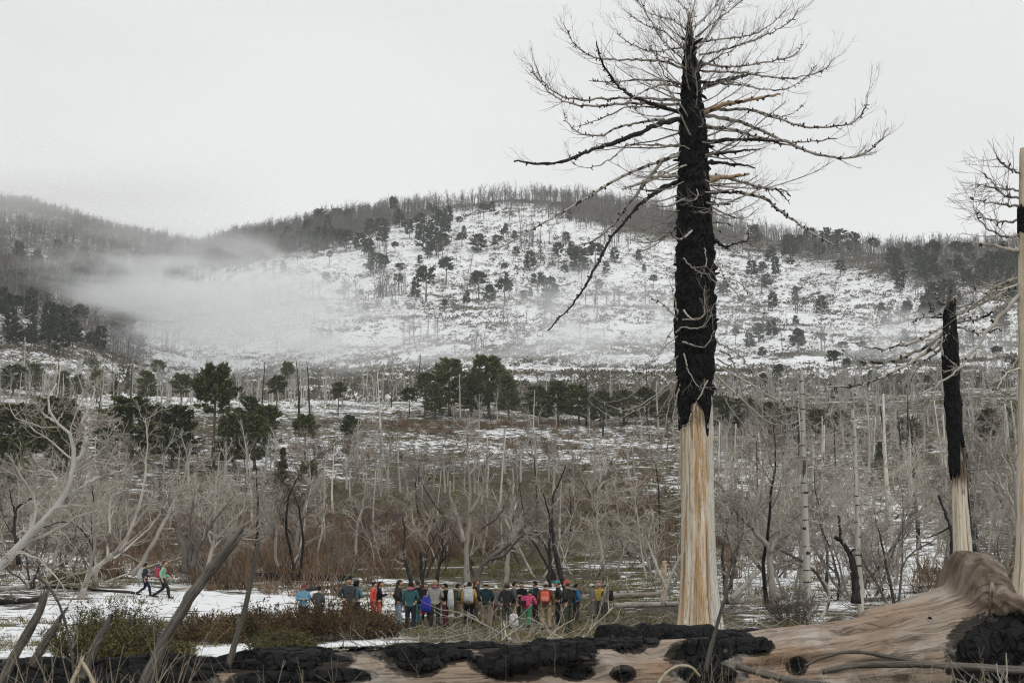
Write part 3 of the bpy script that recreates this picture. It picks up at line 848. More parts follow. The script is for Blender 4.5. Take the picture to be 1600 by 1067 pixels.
WID = {'umbrella': .30, 'round': .33, 'cone': .25, 'far_umbrella': .30, 'far_round': .33}
SHAPE = {'umbrella': 'umbrella-topped', 'round': 'round-crowned', 'cone': 'cone-shaped'}
def araucarias(rows, where, group, far=False, rmin=60):
    for k, (px, top, base, w, st) in enumerate(sorted(rows)):
        p = place(px, base, rmin)
        H = (base - top) / FPX * p[1] * 1.01
        key = ('far_' + ('umbrella' if st == 'umbrella' else 'round')) if far else st
        t = put('araucaria_tree', key, int(rng.integers(99)), p, H, 12, rng.random() * 6.28, '%s araucaria, %s from the left %s' % (SHAPE[st], ORD[k], where), 'araucaria', group)
        sxy = (w / FPX * p[1]) / (2 * WID[key] * H) * H / 12
        t.scale = (sxy, sxy, H / 12)
U, RO, CN = 'umbrella', 'round', 'cone'
araucarias([(332, 574, 735, 76, U), (205, 622, 732, 125, RO), (268, 636, 732, 86, RO), (70, 622, 732, 104, RO), (28, 634, 722, 96, RO), (12, 686, 768, 76, RO), (104, 640, 738, 70, RO), (386, 620, 700, 52, RO), (415, 636, 712, 56, U), (366, 648, 738, 70, RO), (398, 650, 735, 66, RO),
             (440, 700, 800, 44, CN), (480, 722, 800, 40, U), (179, 584, 632, 24, CN), (246, 563, 606, 26, U), (151, 578, 628, 30, RO), (230, 580, 632, 34, RO), (200, 572, 612, 18, CN), (145, 562, 600, 18, U), (120, 585, 625, 26, RO), (95, 580, 628, 30, RO), (20, 570, 616, 56, RO), (432, 588, 648, 36, U), (282, 585, 650, 40, U), (545, 650, 712, 34, U), (476, 650, 722, 44, U), (528, 598, 650, 28, U), (448, 566, 622, 24, U), (55, 570, 612, 40, RO)],
            'in the near araucaria stand on the left', 'near araucarias on the left')
araucarias([(765, 556, 652, 76, RO), (703, 561, 650, 66, RO), (664, 584, 650, 40, U), (735, 590, 654, 50, RO), (795, 586, 655, 44, RO), (680, 600, 655, 40, RO), (842, 604, 662, 52, RO), (872, 596, 662, 46, RO), (905, 602, 664, 52, RO), (938, 612, 666, 48, RO), (975, 612, 664, 50, RO), (1012, 606, 662, 52, RO), (1040, 612, 664, 40, RO), (640, 606, 650, 30, U),
             (1130, 618, 676, 56, RO), (1165, 624, 680, 60, RO), (1200, 630, 682, 52, RO), (1238, 636, 684, 50, RO), (1275, 640, 686, 48, RO), (1315, 644, 690, 44, RO), (1376, 690, 770, 48, CN), (1420, 652, 696, 40, RO), (1545, 640, 690, 50, RO), (1590, 636, 684, 50, RO)],
            'in the dark treeline below the mountain', 'araucarias of the middle treeline')
C2 = [(915, 80, 150, 44), (870, 150, 222, 46), (685, 120, 270, 56), (750, 125, 190, 56), (1140, 155, 232, 64), (1195, 70, 122, 34), (925, 200, 262, 54), (1015, 220, 278, 40), (745, 245, 300, 54), (835, 262, 390, 90), (890, 270, 392, 90), (1030, 300, 372, 60), (1110, 305, 400, 100), (1240, 280, 340, 54), (1210, 310, 385, 60), (600, 400, 500, 110), (560, 350, 470, 64), (640, 410, 510, 60), (340, 310, 412, 60), (400, 290, 385, 70), (450, 290, 400, 80), (520, 300, 392, 80), (695, 345, 402, 44), (720, 450, 512, 56), (820, 410, 465, 34), (710, 505, 600, 56), (850, 465, 640, 110), (800, 520, 640, 60), (950, 420, 560, 90), (1115, 495, 640, 100), (1165, 560, 662, 76), (1245, 530, 672, 104), (1340, 590, 662, 54), (1370, 390, 492, 64), (1245, 450, 512, 34), (1410, 500, 645, 84), (1470, 520, 664, 100), (1510, 350, 482, 64), (1590, 370, 482, 84)]
araucarias([(400 + c / 3.2, 270 + t / 3.2, 270 + b / 3.2, w / 3.2, U if i % 3 else RO) for i, (c, t, b, w) in enumerate(C2)], 'on the mountainside left of the tall burnt trunk', 'araucarias on the mountainside', True, 420)
araucarias([(905, 385, 425, 34, RO), (930, 380, 420, 30, U), (1247, 513, 548, 26, RO), (1305, 548, 582, 30, U), (1325, 560, 590, 18, U), (1346, 562, 590, 18, U), (1216, 570, 600, 26, U), (1205, 500, 530, 24, RO), (1185, 505, 536, 22, RO), (1172, 520, 548, 20, RO), (1290, 355, 392, 26, RO), (1315, 358, 396, 30, RO), (1335, 362, 400, 26, RO), (1460, 378, 412, 26, U), (1495, 378, 414, 26, U), (1510, 380, 416, 24, U), (1455, 398, 440, 36, RO), (1440, 402, 446, 30, RO), (1555, 392, 436, 46, RO), (1580, 390, 440, 50, RO), (1480, 436, 486, 40, RO), (1462, 440, 492, 40, RO), (1450, 460, 500, 30, RO), (1525, 432, 470, 26, U), (1575, 440, 480, 50, RO), (1420, 470, 510, 18, U), (1205, 385, 412, 20, RO), (1562, 480, 520, 30, RO), (1395, 385, 420, 26, RO), (1365, 372, 402, 22, U), (1250, 366, 394, 18, RO)],
            'on the mountainside right of the tall burnt trunk', 'araucarias on the right mountainside', True, 420)
taken = []; rows = []
for u, v in spaced(rng, 40, -5, 225, 462, 560, 11, taken):
    h = 34 + 18 * rng.random(); rows.append((u, v - h, v, 22 + 20 * rng.random(), RO if rng.random() < .55 else U))
araucarias(rows, 'in the dark wood below the left mountain', 'araucarias at the foot of the left mountain', True, 420)
rows = []
for u, v in spaced(rng, 30, -5, 300, 400, 470, 14, taken):
    h = 20 + 14 * rng.random(); rows.append((u, v - h, v, 15 + 12 * rng.random(), RO if rng.random() < .6 else U))
araucarias(rows, 'on the misty flank of the left mountain', 'araucarias on the left mountain', True, 420)
rows = []
for u, v in spaced(rng, 38, 1120, 1605, 420, 620, 22, taken):
    h = 13 + 16 * rng.random(); rows.append((u, v - h, v, 9 + 12 * rng.random(), RO if rng.random() < .6 else U))
araucarias(rows, 'among the small trees on the right mountain snow', 'small araucarias on the right mountain snow', True, 420)
rows = []
for u, v in spaced(rng, 30, 1140, 1610, 385, 445, 13, taken):
    h = 24 + 14 * rng.random(); rows.append((u, v - h, v, 16 + 14 * rng.random(), RO))
araucarias(rows, 'in the forest along the right ridge', 'araucarias along the right ridge', True, 420)
rows = []
for u, v in spaced(rng, 34, 440, 700, 345, 405, 13, taken):
    h = 20 + 14 * rng.random(); rows.append((u, v - h, v, 14 + 14 * rng.random(), RO))
araucarias(rows, 'along the forest edge of the left ridge', 'araucarias along the left ridge', True, 420)
rows = []
for u, v in spaced(rng, 36, 420, 1060, 330, 500, 26, taken):
    h = 12 + 12 * rng.random(); rows.append((u, v - h, v, 8 + 9 * rng.random(), RO if rng.random() < .6 else U))
araucarias(rows, 'among the small trees on the mountain snow', 'small araucarias on the mountain snow', True, 420)
# ------------------------------------------------------------------ lofted trunks
def set_wood(me, W):
    a = me.attributes.new('wood', 'FLOAT_VECTOR', 'POINT')
    a.data.foreach_set('vector', np.asarray(W, np.float32).ravel())
def grid_faces(n, k, closed=True):
    i = np.arange(n * k).reshape(n, k)
    j = np.roll(i, -1, 1)
    if not closed: i, j = i[:, :-1], j[:, :-1]
    return np.stack([i[:-1], j[:-1], j[1:], i[1:]], -1).reshape(-1, 4)
def loft(C, A, B, R, k):
    th = np.linspace(0, 2 * np.pi, k, endpoint=False)
    V = C[:, None] + R[:, :, None] * (A[:, None] * np.cos(th)[None, :, None] + B[:, None] * np.sin(th)[None, :, None])
    L = np.r_[0, np.cumsum(np.linalg.norm(np.diff(C, axis=0), axis=1))]
    Wd = np.stack([np.repeat(L[:, None], k, 1), np.repeat(np.cos(th)[None] * .8, len(C), 0), np.repeat(np.sin(th)[None] * .8, len(C), 0)], -1)
    return V, Wd
def upright(name, rows, cx, wpx, Y, mat, parent, n=120, k=40, rough=.02, seed=0, flute=0., lower=None, upper=None, off=0., lump=.35, f_al=1.6, f_ar=6., soot=None):
    """an upright trunk (or a bark shell when lower is given) traced by rows"""
    rows = np.asarray(rows, float); ww = np.linspace(0, 1, n)
    th = np.linspace(0, 2 * np.pi, k, endpoint=False)
    top, bot = rows.min(), rows.max()
    lo = np.full(k, bot) if lower is None else lower(np.cos(th), np.sin(th))
    hi = np.full(k, top) if upper is None else upper(np.cos(th), np.sin(th))
    RW = lo[None] + (hi - lo)[None] * ww[:, None]                       # n x k rows
    o = np.argsort(rows); rs = rows[o]; cxs = np.asarray(cx, float)[o]; ws = np.asarray(wpx, float)[o]
    c = np.interp(RW, rs, cxs); r = np.interp(RW, rs, ws) / 2 / FPX * Y + off
    b = (533.5 - RW) / FPX; den = CP - b * SP
    X = (c - 800) / FPX * Y / den; Z = EYE + Y * (SP + b * CP) / den
    al = Z * f_al; ct, st = np.cos(th)[None] + 0 * Z, np.sin(th)[None] + 0 * Z
    d = (fbm(ct * f_ar / 2 + 9, st * f_ar / 2, al, 4, seed) - .5) * 2 * rough
    d = d + (vnoise(ct * 1.3 + 5, st * 1.3, al * lump, seed=seed + 40) - .5) * 1.1 * rough
    if flute: d = d + flute * r * np.cos(th * 5 + 1)[None] * smooth(.22, 0, ww)[:, None]
    r = r + d
    if lower is not None:                                              # taper the shell's free edges into the wood
        e = smooth(0, .012, ww)[:, None]; r = r - (1 - e) * .05
    V = np.stack([X + r * ct, Y + r * st, Z], -1)
    a = Acc().add(V, grid_faces(n, k))
    if lower is None:
        a.add(V[-1], None, [(0, j + 1, j + 2) for j in range(k - 2)])
        a.V[-1] = V[-1]
    me = a.mesh(name, mat)
    Wd = np.stack([Z, ct * .8, st * .8], -1).reshape(-1, 3)
    if lower is None: Wd = np.concatenate([Wd, Wd[-k:]])
    set_wood(me, Wd)
    if soot is not None:
        sv = soot(RW, ct).ravel(); sv = np.concatenate([sv, sv[-k:]]) if lower is None else sv
        me.attributes.new('soot', 'FLOAT', 'POINT').data.foreach_set('value', sv.astype(np.float32))
    return link(name, me, parent)

def limb(parent, pts, Y, r0, mat, tip=0., rng=None, twigs=0, tw_t0=.45, tw_up=.16, tw_len=(-.5, -1.5), knobs=0, base_d=0., scale=1., mat_tw=None, tipr=.25, curve=True, name='branch', wob=.02):
    """one branch traced by pixels at distance Y, bending to depth Y + tip at its end"""
    n = max(10, int(len(pts) * 5)); pts = np.asarray(pts, float)
    seg = np.r_[0, np.cumsum(np.linalg.norm(np.diff(pts, axis=0), axis=1))]; s = seg / seg[-1]
    P = np.array([at(p[0], p[1], Y + base_d + tip * ss) for p, ss in zip(pts, s)])
    P = resample(P, n)
    P[1:] += rng.normal(0, wob, (n - 1, 3))
    R = r0 * np.linspace(1, tipr, n) ** .8 * (1 + .12 * rng.normal(size=n))
    o = Acc().add(*tubes(P, R, 7)).obj(name, mat, parent)
    PP, RR_ = P[None], R[None]
    if twigs:
        a = Acc()
        T, TR = kids(PP, RR_, rng, twigs, tw_t0, 1., (18, 62), tw_len, 7, tw_up, .09, .38, .007, .35)
        a.add(*tubes(T, TR, 3, False)[:2])
        T2, T2R = kids(T, TR, rng, 3, .25, .95, (18, 50), (.3, .6), 5, tw_up, .1, .7, .005, .5)
        a.add(*tubes(T2, T2R, 3, False)[:2])
        a.obj('twigs', mat_tw or MT['fine_twig'], o)
    if knobs:
        K, KR = kids(PP, RR_, rng, knobs, .12, .96, (60, 100), (-.07, -.15), 2, 0, .05, .9, .026, .6)
        Acc().add(*tubes(K, KR, 4)).obj('leaf_scars', MT['knob'], o)
    return o

# ------------------------------------------------------------------ the tall burnt araucaria
TY = 56.
tree = thing('burnt_araucaria', 'towering burnt araucaria with black bark above a bare pale lower trunk', 'dead tree', tuple(ground(1091, TY)))
troot = np.array(tree.location)
def under(o_parent): o_parent_inv = Matrix.Translation(-Vector(o_parent.location)); return o_parent_inv
class Local:
    """children are built in world places; shift them into their parent's frame at the end"""
    @staticmethod
    def fix(root):
        off = Vector(root.location)
        for ch in root.children: ch.location = Vector(ch.location) - off
WR = [20, 60, 100, 200, 400, 600, 650, 800, 900, 950, 975, 1000]
upright('trunk', WR, [1077, 1077, 1078, 1083, 1087, 1086, 1087.5, 1090, 1090.5, 1091, 1091.5, 1091.5], [3, 9, 16, 30, 46, 49, 49, 50, 55, 61, 67, 82], TY, MT['trunk'], tree, 300, 110, .055, 3, .13, f_al=.5, f_ar=12., soot=lambda r, c: .62 * smooth(692, 655, r) * smooth(.95, .6, c) + .30 * np.exp(-((r - 655) / 40) ** 2 - ((c - .5) / .2) ** 2) + .4 * smooth(955, 985, r))
BRW = [36, 70, 100, 150, 200, 300, 400, 500, 560, 600, 650, 690]
def low_edge(c, s):
    x = np.array([-1, -.85, -.55, -.3, -.05, .2, .45, .55, .66, .78, .9, 1.0])
    v = np.array([672, 676, 660, 638, 632, 642, 664, 684, 680, 640, 622, 618.])
    front = np.interp(c, x, v); j = (vnoise(np.arctan2(s, c) * 6, c * 3, seed=5) - .5) * 14
    return np.where(s < .25, front, 650 + 14 * np.sin(c * 5)) + j
upright('burnt_bark', BRW, [1077, 1077, 1078, 1080, 1083, 1084, 1087, 1086, 1086, 1086, 1087, 1087], [5, 14, 22, 33, 41, 51, 59, 65, 60, 55, 53, 52], TY, MT['char'], tree, 460, 110, .11, 11, 0, low_edge, None, .01, .9, 5.5, 15.)
hr = np.random.default_rng(42)
a = Acc()                                            # snapped limb stumps bristling from the bark
rw = 60 + 560 * hr.random(170); an = hr.random(170) * 6.283
cx_ = np.interp(rw, [40, 200, 400, 600], [1077, 1083, 1087, 1086]); rd_ = np.interp(rw, BRW, [5, 14, 22, 33, 41, 51, 59, 65, 60, 55, 53, 52]) / 2 / FPX * TY
p0_ = np.array([at(c_, r_, TY) for c_, r_ in zip(cx_, rw)]); dv_ = np.stack([np.cos(an), np.sin(an), hr.normal(.1, .25, 170)], -1)
P_ = paths(p0_ + dv_ * rd_[:, None] * .8, dv_, .16 + .30 * hr.random(170) ** 2, 4, hr, 0, .2)
a.add(*tubes(P_, (.05 + .06 * hr.random(170))[:, None] * np.array([[1.3, 1, .8, .45]]), 5))
tag(a.obj('limb_stumps', MT['char'], tree), kind='stuff')
def cz(L): return [(780 + x / 2.5, y / 2.5) for x, y in L]
def cz2(L): return [(780 + x / 2.5, 380 + y / 2.5) for x, y in L]
BR_ = MT['branch']; BD = MT['branch_dark']; BO = MT['branch_orange']; PW = MT['grey_twig']
# (points, base radius m, material, depth of the tip m, twigs, leaf scars, where twigs begin)
LIMBS = [
 ([(720, 395), (560, 385), (430, 385), (300, 390), (215, 360), (165, 310), (140, 240)], .10, BR_, -1.5, 22, 40, .6),
 ([(720, 412), (500, 405), (330, 415), (230, 385), (160, 320), (120, 250)], .10, BR_, 1.0, 22, 40, .62),
 ([(730, 275), (640, 240), (520, 235), (400, 230), (330, 205), (280, 150), (250, 90)], .085, BR_, 1.2, 26, 36, .45),
 ([(730, 185), (600, 200), (520, 175), (470, 140), (450, 110)], .06, BR_, -1.0, 18, 20, .3),
 ([(745, 135), (680, 80), (600, 60), (550, 20), (520, -25)], .05, BR_, 1.2, 22, 16, .3),
 ([(730, 245), (640, 160), (590, 80), (560, 20), (540, -30)], .06, BR_, -2.0, 26, 16, .35),
 ([(735, 205), (650, 130), (580, 100), (510, 60)], .055, BR_, -1.5, 20, 16, .3),
 ([(730, 330), (600, 312), (480, 320), (350, 318)], .085, BR_, .8, 4, 24, .5),
 ([(720, 445), (580, 400), (480, 350), (430, 290), (395, 230), (380, 160)], .13, BD, -2.0, 18, 26, .55),
 ([(720, 440), (600, 420), (500, 420), (400, 465), (300, 495)], .08, BR_, 1.5, 10, 30, .5),
 ([(730, 460), (600, 495), (510, 535), (430, 565), (330, 600), (240, 635), (140, 640), (55, 630)], .17, BD, -1.8, 5, 30, .8),
 ([(560, 520), (480, 545), (420, 570), (360, 580)], .12, BR_, -1.0, 2, 12, .5),
 ([(720, 465), (580, 475), (480, 495), (390, 530), (310, 520), (260, 470), (250, 430)], .09, BR_, 1.6, 16, 36, .55),
 ([(720, 572), (600, 568), (495, 565)], .085, BR_, .5, 2, 14, .4),
 ([(720, 600), (600, 640), (500, 680), (420, 725), (350, 770), (200, 855), (0, 970)], .11, BR_, -2.5, 4, 44, .7),
 ([(720, 590), (640, 630), (590, 690), (540, 750), (500, 800), (440, 880), (370, 940), (280, 970)], .13, BR_, 1.5, 6, 40, .6),
 ([(720, 690), (640, 740), (570, 780), (520, 830), (480, 880), (430, 940), (400, 1000), (370, 1060), (300, 1170), (190, 1290)], .12, BD, -1.5, 3, 60, .8),
 ([(740, 690), (640, 690), (560, 712), (480, 740)], .15, BR_, -.8, 0, 20, .5),
 ([(720, 715), (660, 722), (600, 745), (560, 742)], .12, BD, .6, 0, 10, .5),
 ([(500, 560), (440, 620), (350, 655), (290, 640), (265, 590)], .045, BR_, 1., 8, 10, .4),
 ([(700, 340), (640, 330), (560, 360), (500, 400)], .08, BR_, -2.2, 10, 16, .4),
 ([(780, 165), (900, 150), (1000, 130), (1080, 80), (1130, 20)], .07, BR_, 1.2, 24, 20, .35),
 ([(780, 215), (900, 190), (1000, 155), (1080, 120), (1150, 70), (1170, 30)], .075, BR_, -1.0, 26, 24, .35),
 ([(765, 110), (830, 40), (870, -20)], .045, BR_, .6, 16, 8, .2),
 ([(765, 145), (850, 80), (930, 20), (970, -25)], .055, BR_, -1.4, 24, 12, .25),
 ([(770, 195), (830, 120), (880, 50), (920, -20)], .05, BR_, 1.6, 22, 12, .25),
 ([(780, 245), (900, 262), (1000, 250), (1100, 235), (1160, 210), (1195, 160)], .08, BR_, .9, 22, 30, .45),
 ([(790, 278), (950, 285), (1080, 305), (1190, 300), (1270, 270), (1310, 230)], .085, BR_, -1.3, 26, 36, .5),
 ([(800, 335), (900, 310), (980, 290), (1020, 285)], .15, BD, .7, 3, 14, .5),
 ([(800, 320), (930, 330), (1050, 350), (1120, 350), (1200, 300), (1240, 250)], .075, BR_, 1.8, 20, 26, .45),
 ([(790, 445), (870, 410), (950, 395), (1040, 380), (1100, 368)], .19, BO, -.8, 2, 16, .6),
 ([(860, 430), (980, 430), (1080, 460), (1200, 495), (1300, 495), (1380, 480), (1430, 420), (1440, 370)], .10, BR_, -1.6, 22, 54, .62),
 ([(800, 450), (900, 465), (1000, 500), (1090, 540), (1200, 590), (1300, 615), (1400, 610), (1480, 560), (1520, 500)], .13, BR_, 1.2, 24, 60, .65),
 ([(790, 490), (920, 510), (1030, 540), (1150, 555), (1250, 550), (1320, 540)], .11, BR_, -2., 5, 44, .7),
 ([(800, 558), (950, 545), (1060, 550), (1140, 570)], .15, BD, .8, 2, 24, .6),
 ([(800, 605), (900, 595), (1020, 580)], .12, BD, -.6, 0, 12, .5),
 ([(800, 632), (900, 640), (1000, 655)], .13, BD, .6, 0, 12, .5),
 ([(800, 708), (900, 690), (980, 680)], .19, BO, -.5, 0, 8, .5),
 ([(800, 690), (870, 690), (960, 715), (1040, 735), (1110, 742), (1140, 768)], .13, BR_, .8, 4, 24, .7),
 ([(1080, 735), (1115, 770), (1135, 795)], .06, BD, .8, 0, 4, .5),
 ([(790, 755), (870, 750), (950, 750)], .17, BD, -.6, 0, 10, .5),
 ([(940, 750), (1030, 775), (1120, 840), (1220, 910), (1330, 965)], .12, BR_, -1.2, 2, 40, .6),
 ([(790, 795), (850, 795), (905, 800)], .15, BD, -.3, 0, 6, .5),
 ([(800, 870), (850, 868), (900, 872)], .10, BR_, -.3, 3, 4, .2),
 ([(820, 930), (860, 950), (890, 970)], .17, BD, -.4, 0, 6, .5),
 ([(890, 965), (930, 950), (970, 940), (972, 870)], .06, BD, -.6, 3, 6, .5),
 ([(1000, 430), (1090, 455), (1150, 440), (1200, 400)], .05, BR_, 1., 8, 8, .3),
 ([(745, 105), (735, 50), (690, -5)], .035, BR_, -.5, 14, 6, .1),
 ([(750, 95), (762, 50), (745, 10)], .03, BR_, .5, 14, 6, .1),
 ([(720, 262), (660, 230), (620, 215), (580, 180)], .05, BR_, -3, 14, 8, .2),
 ([(790, 262), (860, 220), (920, 190), (960, 120)], .05, BR_, -3, 18, 8, .2),
 ([(720, 350), (650, 300), (620, 230), (600, 150)], .05, BR_, -3.4, 20, 10, .2),
 ([(780, 370), (820, 330), (900, 320), (980, 340)], .05, BR_, -3.2, 16, 10, .3),
]
for pts, r, m, tip, tw, kn, t0 in LIMBS:
    limb(tree, cz(pts), TY, r * .65, m, tip, hr, int(tw * .85), t0, .13, (-.4, -1.5), kn, 0, 1, MT['fine_twig'] if tw > 8 else PW)
# the dense crown: whorls of thin limbs all round the upper trunk
for i in range(88):
    row = 48 + 300 * (i / 88.) + hr.normal(0, 5); az = i * 2.39996 + hr.normal(0, .3); f = (row - 48) / 300.
    p0 = at(np.interp(row, [40, 200, 400], [1077, 1083, 1087]), row, TY); L = (2.0 + 4.2 * f) * (.55 + .6 * hr.random()) * (1 if f < .8 else .7)
    droop = -.05 - .75 * f + .75 * (1 - f) ** 2
    d0 = np.array([[math.cos(az), math.sin(az), droop + hr.normal(0, .12)]])
    P = paths(p0[None], d0, np.array([L]), 14, hr, .055 + .02 * hr.random(), .075); r = .028 + .035 * f * hr.random()
    R = r * np.linspace(1, .3, 14)[None]
    o = Acc().add(*tubes(P, R, 6)).obj('branch', (BR_, PW, BR_, MT['fine_twig'])[i % 4], tree)
    a = Acc(); T, TR = kids(P, R, hr, int(7 + 10 * hr.random()), .35, 1., (18, 60), (-.3, -1.15), 7, .10, .10, .42, .007, .35); a.add(*tubes(T, TR, 3, False)[:2])
    T2, T2R = kids(T, TR, hr, 3, .25, .95, (18, 50), (.3, .6), 5, .12, .1, .7, .005, .5); a.add(*tubes(T2, T2R, 3, False)[:2]); a.obj('twigs', MT['fine_twig'], o)
DROOP = [
 [(700, 440), (640, 500), (560, 560), (480, 610), (400, 620), (340, 570)], [(695, 520), (600, 600), (500, 650), (420, 635)], [(695, 530), (660, 640), (640, 780), (600, 880), (540, 950), (470, 970)],
 [(715, 530), (690, 620), (680, 720), (690, 830)], [(690, 450), (560, 520), (490, 540), (450, 490)], [(700, 300), (640, 240), (590, 210)], [(695, 540), (560, 640), (450, 680), (350, 620)],
 [(720, 430), (740, 500), (780, 560), (830, 565)], [(815, 535), (770, 620), (730, 720)], [(715, 385), (800, 405), (840, 340)], [(850, 80), (920, 190), (1000, 250), (1080, 330)], [(850, 130), (930, 150), (1000, 220)],
 [(850, 450), (960, 520), (1060, 600), (1150, 650)], [(850, 380), (940, 440), (1010, 520), (1130, 560)], [(850, 520), (950, 610), (1040, 690), (1150, 730)], [(850, 540), (900, 640), (980, 740), (1070, 860)], [(850, 470), (1000, 560), (1100, 620), (1190, 660)],
 [(700, 360), (640, 410), (560, 500), (520, 520)], [(715, 300), (790, 290), (850, 230)], [(720, 260), (760, 300), (800, 280), (800, 180)], [(720, 60), (760, 100), (820, 120), (840, 60)], [(800, 20), (810, 80), (790, 130)],
 [(690, 350), (720, 330), (790, 330), (830, 280)], [(700, 310), (690, 240), (670, 160)], [(860, 420), (900, 440), (950, 610), (880, 610)], [(690, 545), (650, 620), (600, 700), (570, 750)], [(850, 545), (870, 590), (930, 600)], [(680, 330), (640, 400), (600, 470), (530, 490)],
]
for i, pts in enumerate(DROOP):
    front = 700 < np.mean([p[0] for p in pts]) < 850
    limb(tree, cz2(pts), TY, .026 + .016 * hr.random(), PW, (-.6 if front else hr.normal(0, .8)), hr, 3 + i % 4, .5, .1, (-.3, -.9), 8, -1.0 if front else -.3, 1, PW)
Local.fix(tree)

# ------------------------------------------------------------------ trees at the right edge
SY = 45.
sn = thing('burnt_snag', 'broken blackened snag with pale splintered top above the fallen root', 'dead tree', tuple(ground(1507, SY)))
def cq(L): return [(1200 + x / 2.54, 220 + y / 2.54) for x, y in L]
def cs(L): return [(1400 + x / 3.14, 420 + y / 3.14) for x, y in L]
upright('trunk', [448, 462, 480, 560, 660, 740, 800, 870, 940, 1010], [1485.5, 1485, 1484, 1485, 1491, 1499, 1501, 1505, 1507, 1508], [1.5, 6, 11, 15, 19, 22, 24, 28, 33, 42], SY, MT['trunk_pale'], sn, 140, 36, .035, 8, .05, soot=lambda r, c: .9 * smooth(790, 735, r) + .7 * np.exp(-((r - 806) / 7) ** 2 - ((c + .3) / .25) ** 2) + .6 * np.exp(-((r - 770) / 5) ** 2 - ((c - .2) / .25) ** 2))
def sn_low(c, s):
    f = np.interp(c, [-1, -.5, -.1, .2, .6, 1], [742, 748, 738, 690, 705, 640.]); return f + (vnoise(np.arctan2(s, c) * 5, c * 4, seed=15) - .5) * 26
def sn_high(c, s): return np.interp(c, [-1, -.3, .2, .7, 1], [490, 474, 476, 470, 560.]) + (vnoise(np.arctan2(s, c) * 5, c * 4, seed=16) - .5) * 22
upright('burnt_bark', [455, 480, 520, 560, 600, 660, 700, 760], [1485, 1485, 1484, 1485, 1487, 1491, 1495, 1499], [14, 17, 21, 23, 22, 22, 23, 24], SY, MT['char'], sn, 160, 44, .05, 18, 0, sn_low, sn_high, .03, .9, 3., 7.)
for pts, r, tip, tw in [([(690, 740), (600, 790), (480, 820), (400, 820), (330, 800)], .05, -1., 12), ([(690, 770), (600, 830), (500, 870), (390, 880), (290, 830)], .06, .5, 12), ([(690, 800), (560, 880), (430, 950), (330, 975), (240, 975)], .06, -1., 10), ([(690, 700), (620, 700), (570, 720)], .04, .4, 6), ([(690, 690), (660, 690), (640, 640)], .03, -.4, 5),
                        ([(740, 690), (820, 660), (920, 610), (1000, 560)], .06, 1., 12), ([(740, 720), (850, 700), (960, 640)], .05, -1, 12), ([(745, 660), (830, 640), (960, 550)], .05, .6, 10), ([(750, 740), (840, 760), (940, 740)], .04, 1., 10), ([(690, 820), (600, 900), (540, 980)], .04, .5, 6), ([(690, 760), (690, 830), (720, 870), (760, 900)], .03, -.6, 3), ([(730, 650), (690, 640), (650, 600)], .03, .2, 5), ([(720, 700), (720, 760), (690, 800)], .03, -.6, 4)]:
    limb(sn, cq(pts), SY, r, MT['branch'], tip, hr, tw, .3, .05, (-.3, -1.2), 12, 0, 1, MT['grey_twig'])
Local.fix(sn)

EY = 36.
et = thing('pale_dead_tree', 'smooth pale dead trunk with flared foot cut by the right picture edge', 'dead tree', tuple(ground(1612, EY)))
upright('trunk', [232, 240, 300, 500, 700, 800, 880, 940, 1000], [1603, 1603, 1603, 1603, 1605, 1607, 1609, 1611, 1613], [17, 20, 22, 24, 28, 33, 44, 62, 84], EY, MT['trunk_pale'], et, 120, 36, .02, 23, .05)
def e_low(c, s): return 362 + (vnoise(np.arctan2(s, c) * 4, c * 3, seed=25) - .5) * 16 + 30 * smooth(-.2, .8, c)
def e_high(c, s): return 322 + (vnoise(np.arctan2(s, c) * 4, c * 3, seed=26) - .5) * 14 - 30 * smooth(-.2, .8, c)
upright('burnt_patch', [290, 340, 400], [1603, 1603, 1603], [25, 26, 26], EY, MT['char'], et, 24, 36, .03, 27, 0, e_low, e_high, .01)
upright('burnt_foot', [860, 900, 960, 1000], [1609, 1610, 1611, 1613], [41, 50, 70, 84], EY, MT['char'], et, 30, 36, .04, 29, 0, lambda c, s: 1000 + 0 * c, lambda c, s: np.interp(c, [-1, -.6, -.35, 0, 1], [958, 950, 875, 850, 900.]) + (vnoise(np.arctan2(s, c) * 5, c * 4, seed=30) - .5) * 20, .012)
for pts, tip, tw in [([(1000, 130), (960, 110), (920, 80), (905, 60)], -1, 10), ([(1000, 200), (930, 190), (860, 180), (830, 170)], .5, 12), ([(1000, 260), (920, 250), (840, 240), (800, 220)], -.5, 12), ([(1000, 320), (920, 320), (850, 300), (810, 260)], .8, 12), ([(1000, 380), (930, 375), (870, 345), (820, 290)], -.8, 12), ([(1000, 230), (930, 210), (880, 150), (840, 120)], 1.2, 10), ([(1000, 440), (900, 420), (800, 400)], .2, 2),
                     ([(1010, 600), (900, 720), (800, 850), (700, 950), (600, 1010)], -1.5, 3), ([(1010, 540), (920, 570), (830, 640), (760, 690)], 1., 12), ([(1010, 560), (900, 600), (800, 600)], -.5, 12), ([(1010, 850), (940, 930), (880, 960), (840, 900)], .6, 10), ([(1010, 900), (950, 920), (900, 1000)], -.6, 8)]:
    limb(et, cq(pts), EY, .035 if tw > 4 else .06, MT['fine_twig'] if pts[0][1] < 420 else PW, tip, hr, tw, .15, .08, (-.4, -1.3), 4, 0, 1, MT['fine_twig'] if pts[0][1] < 420 else PW)
Local.fix(et)

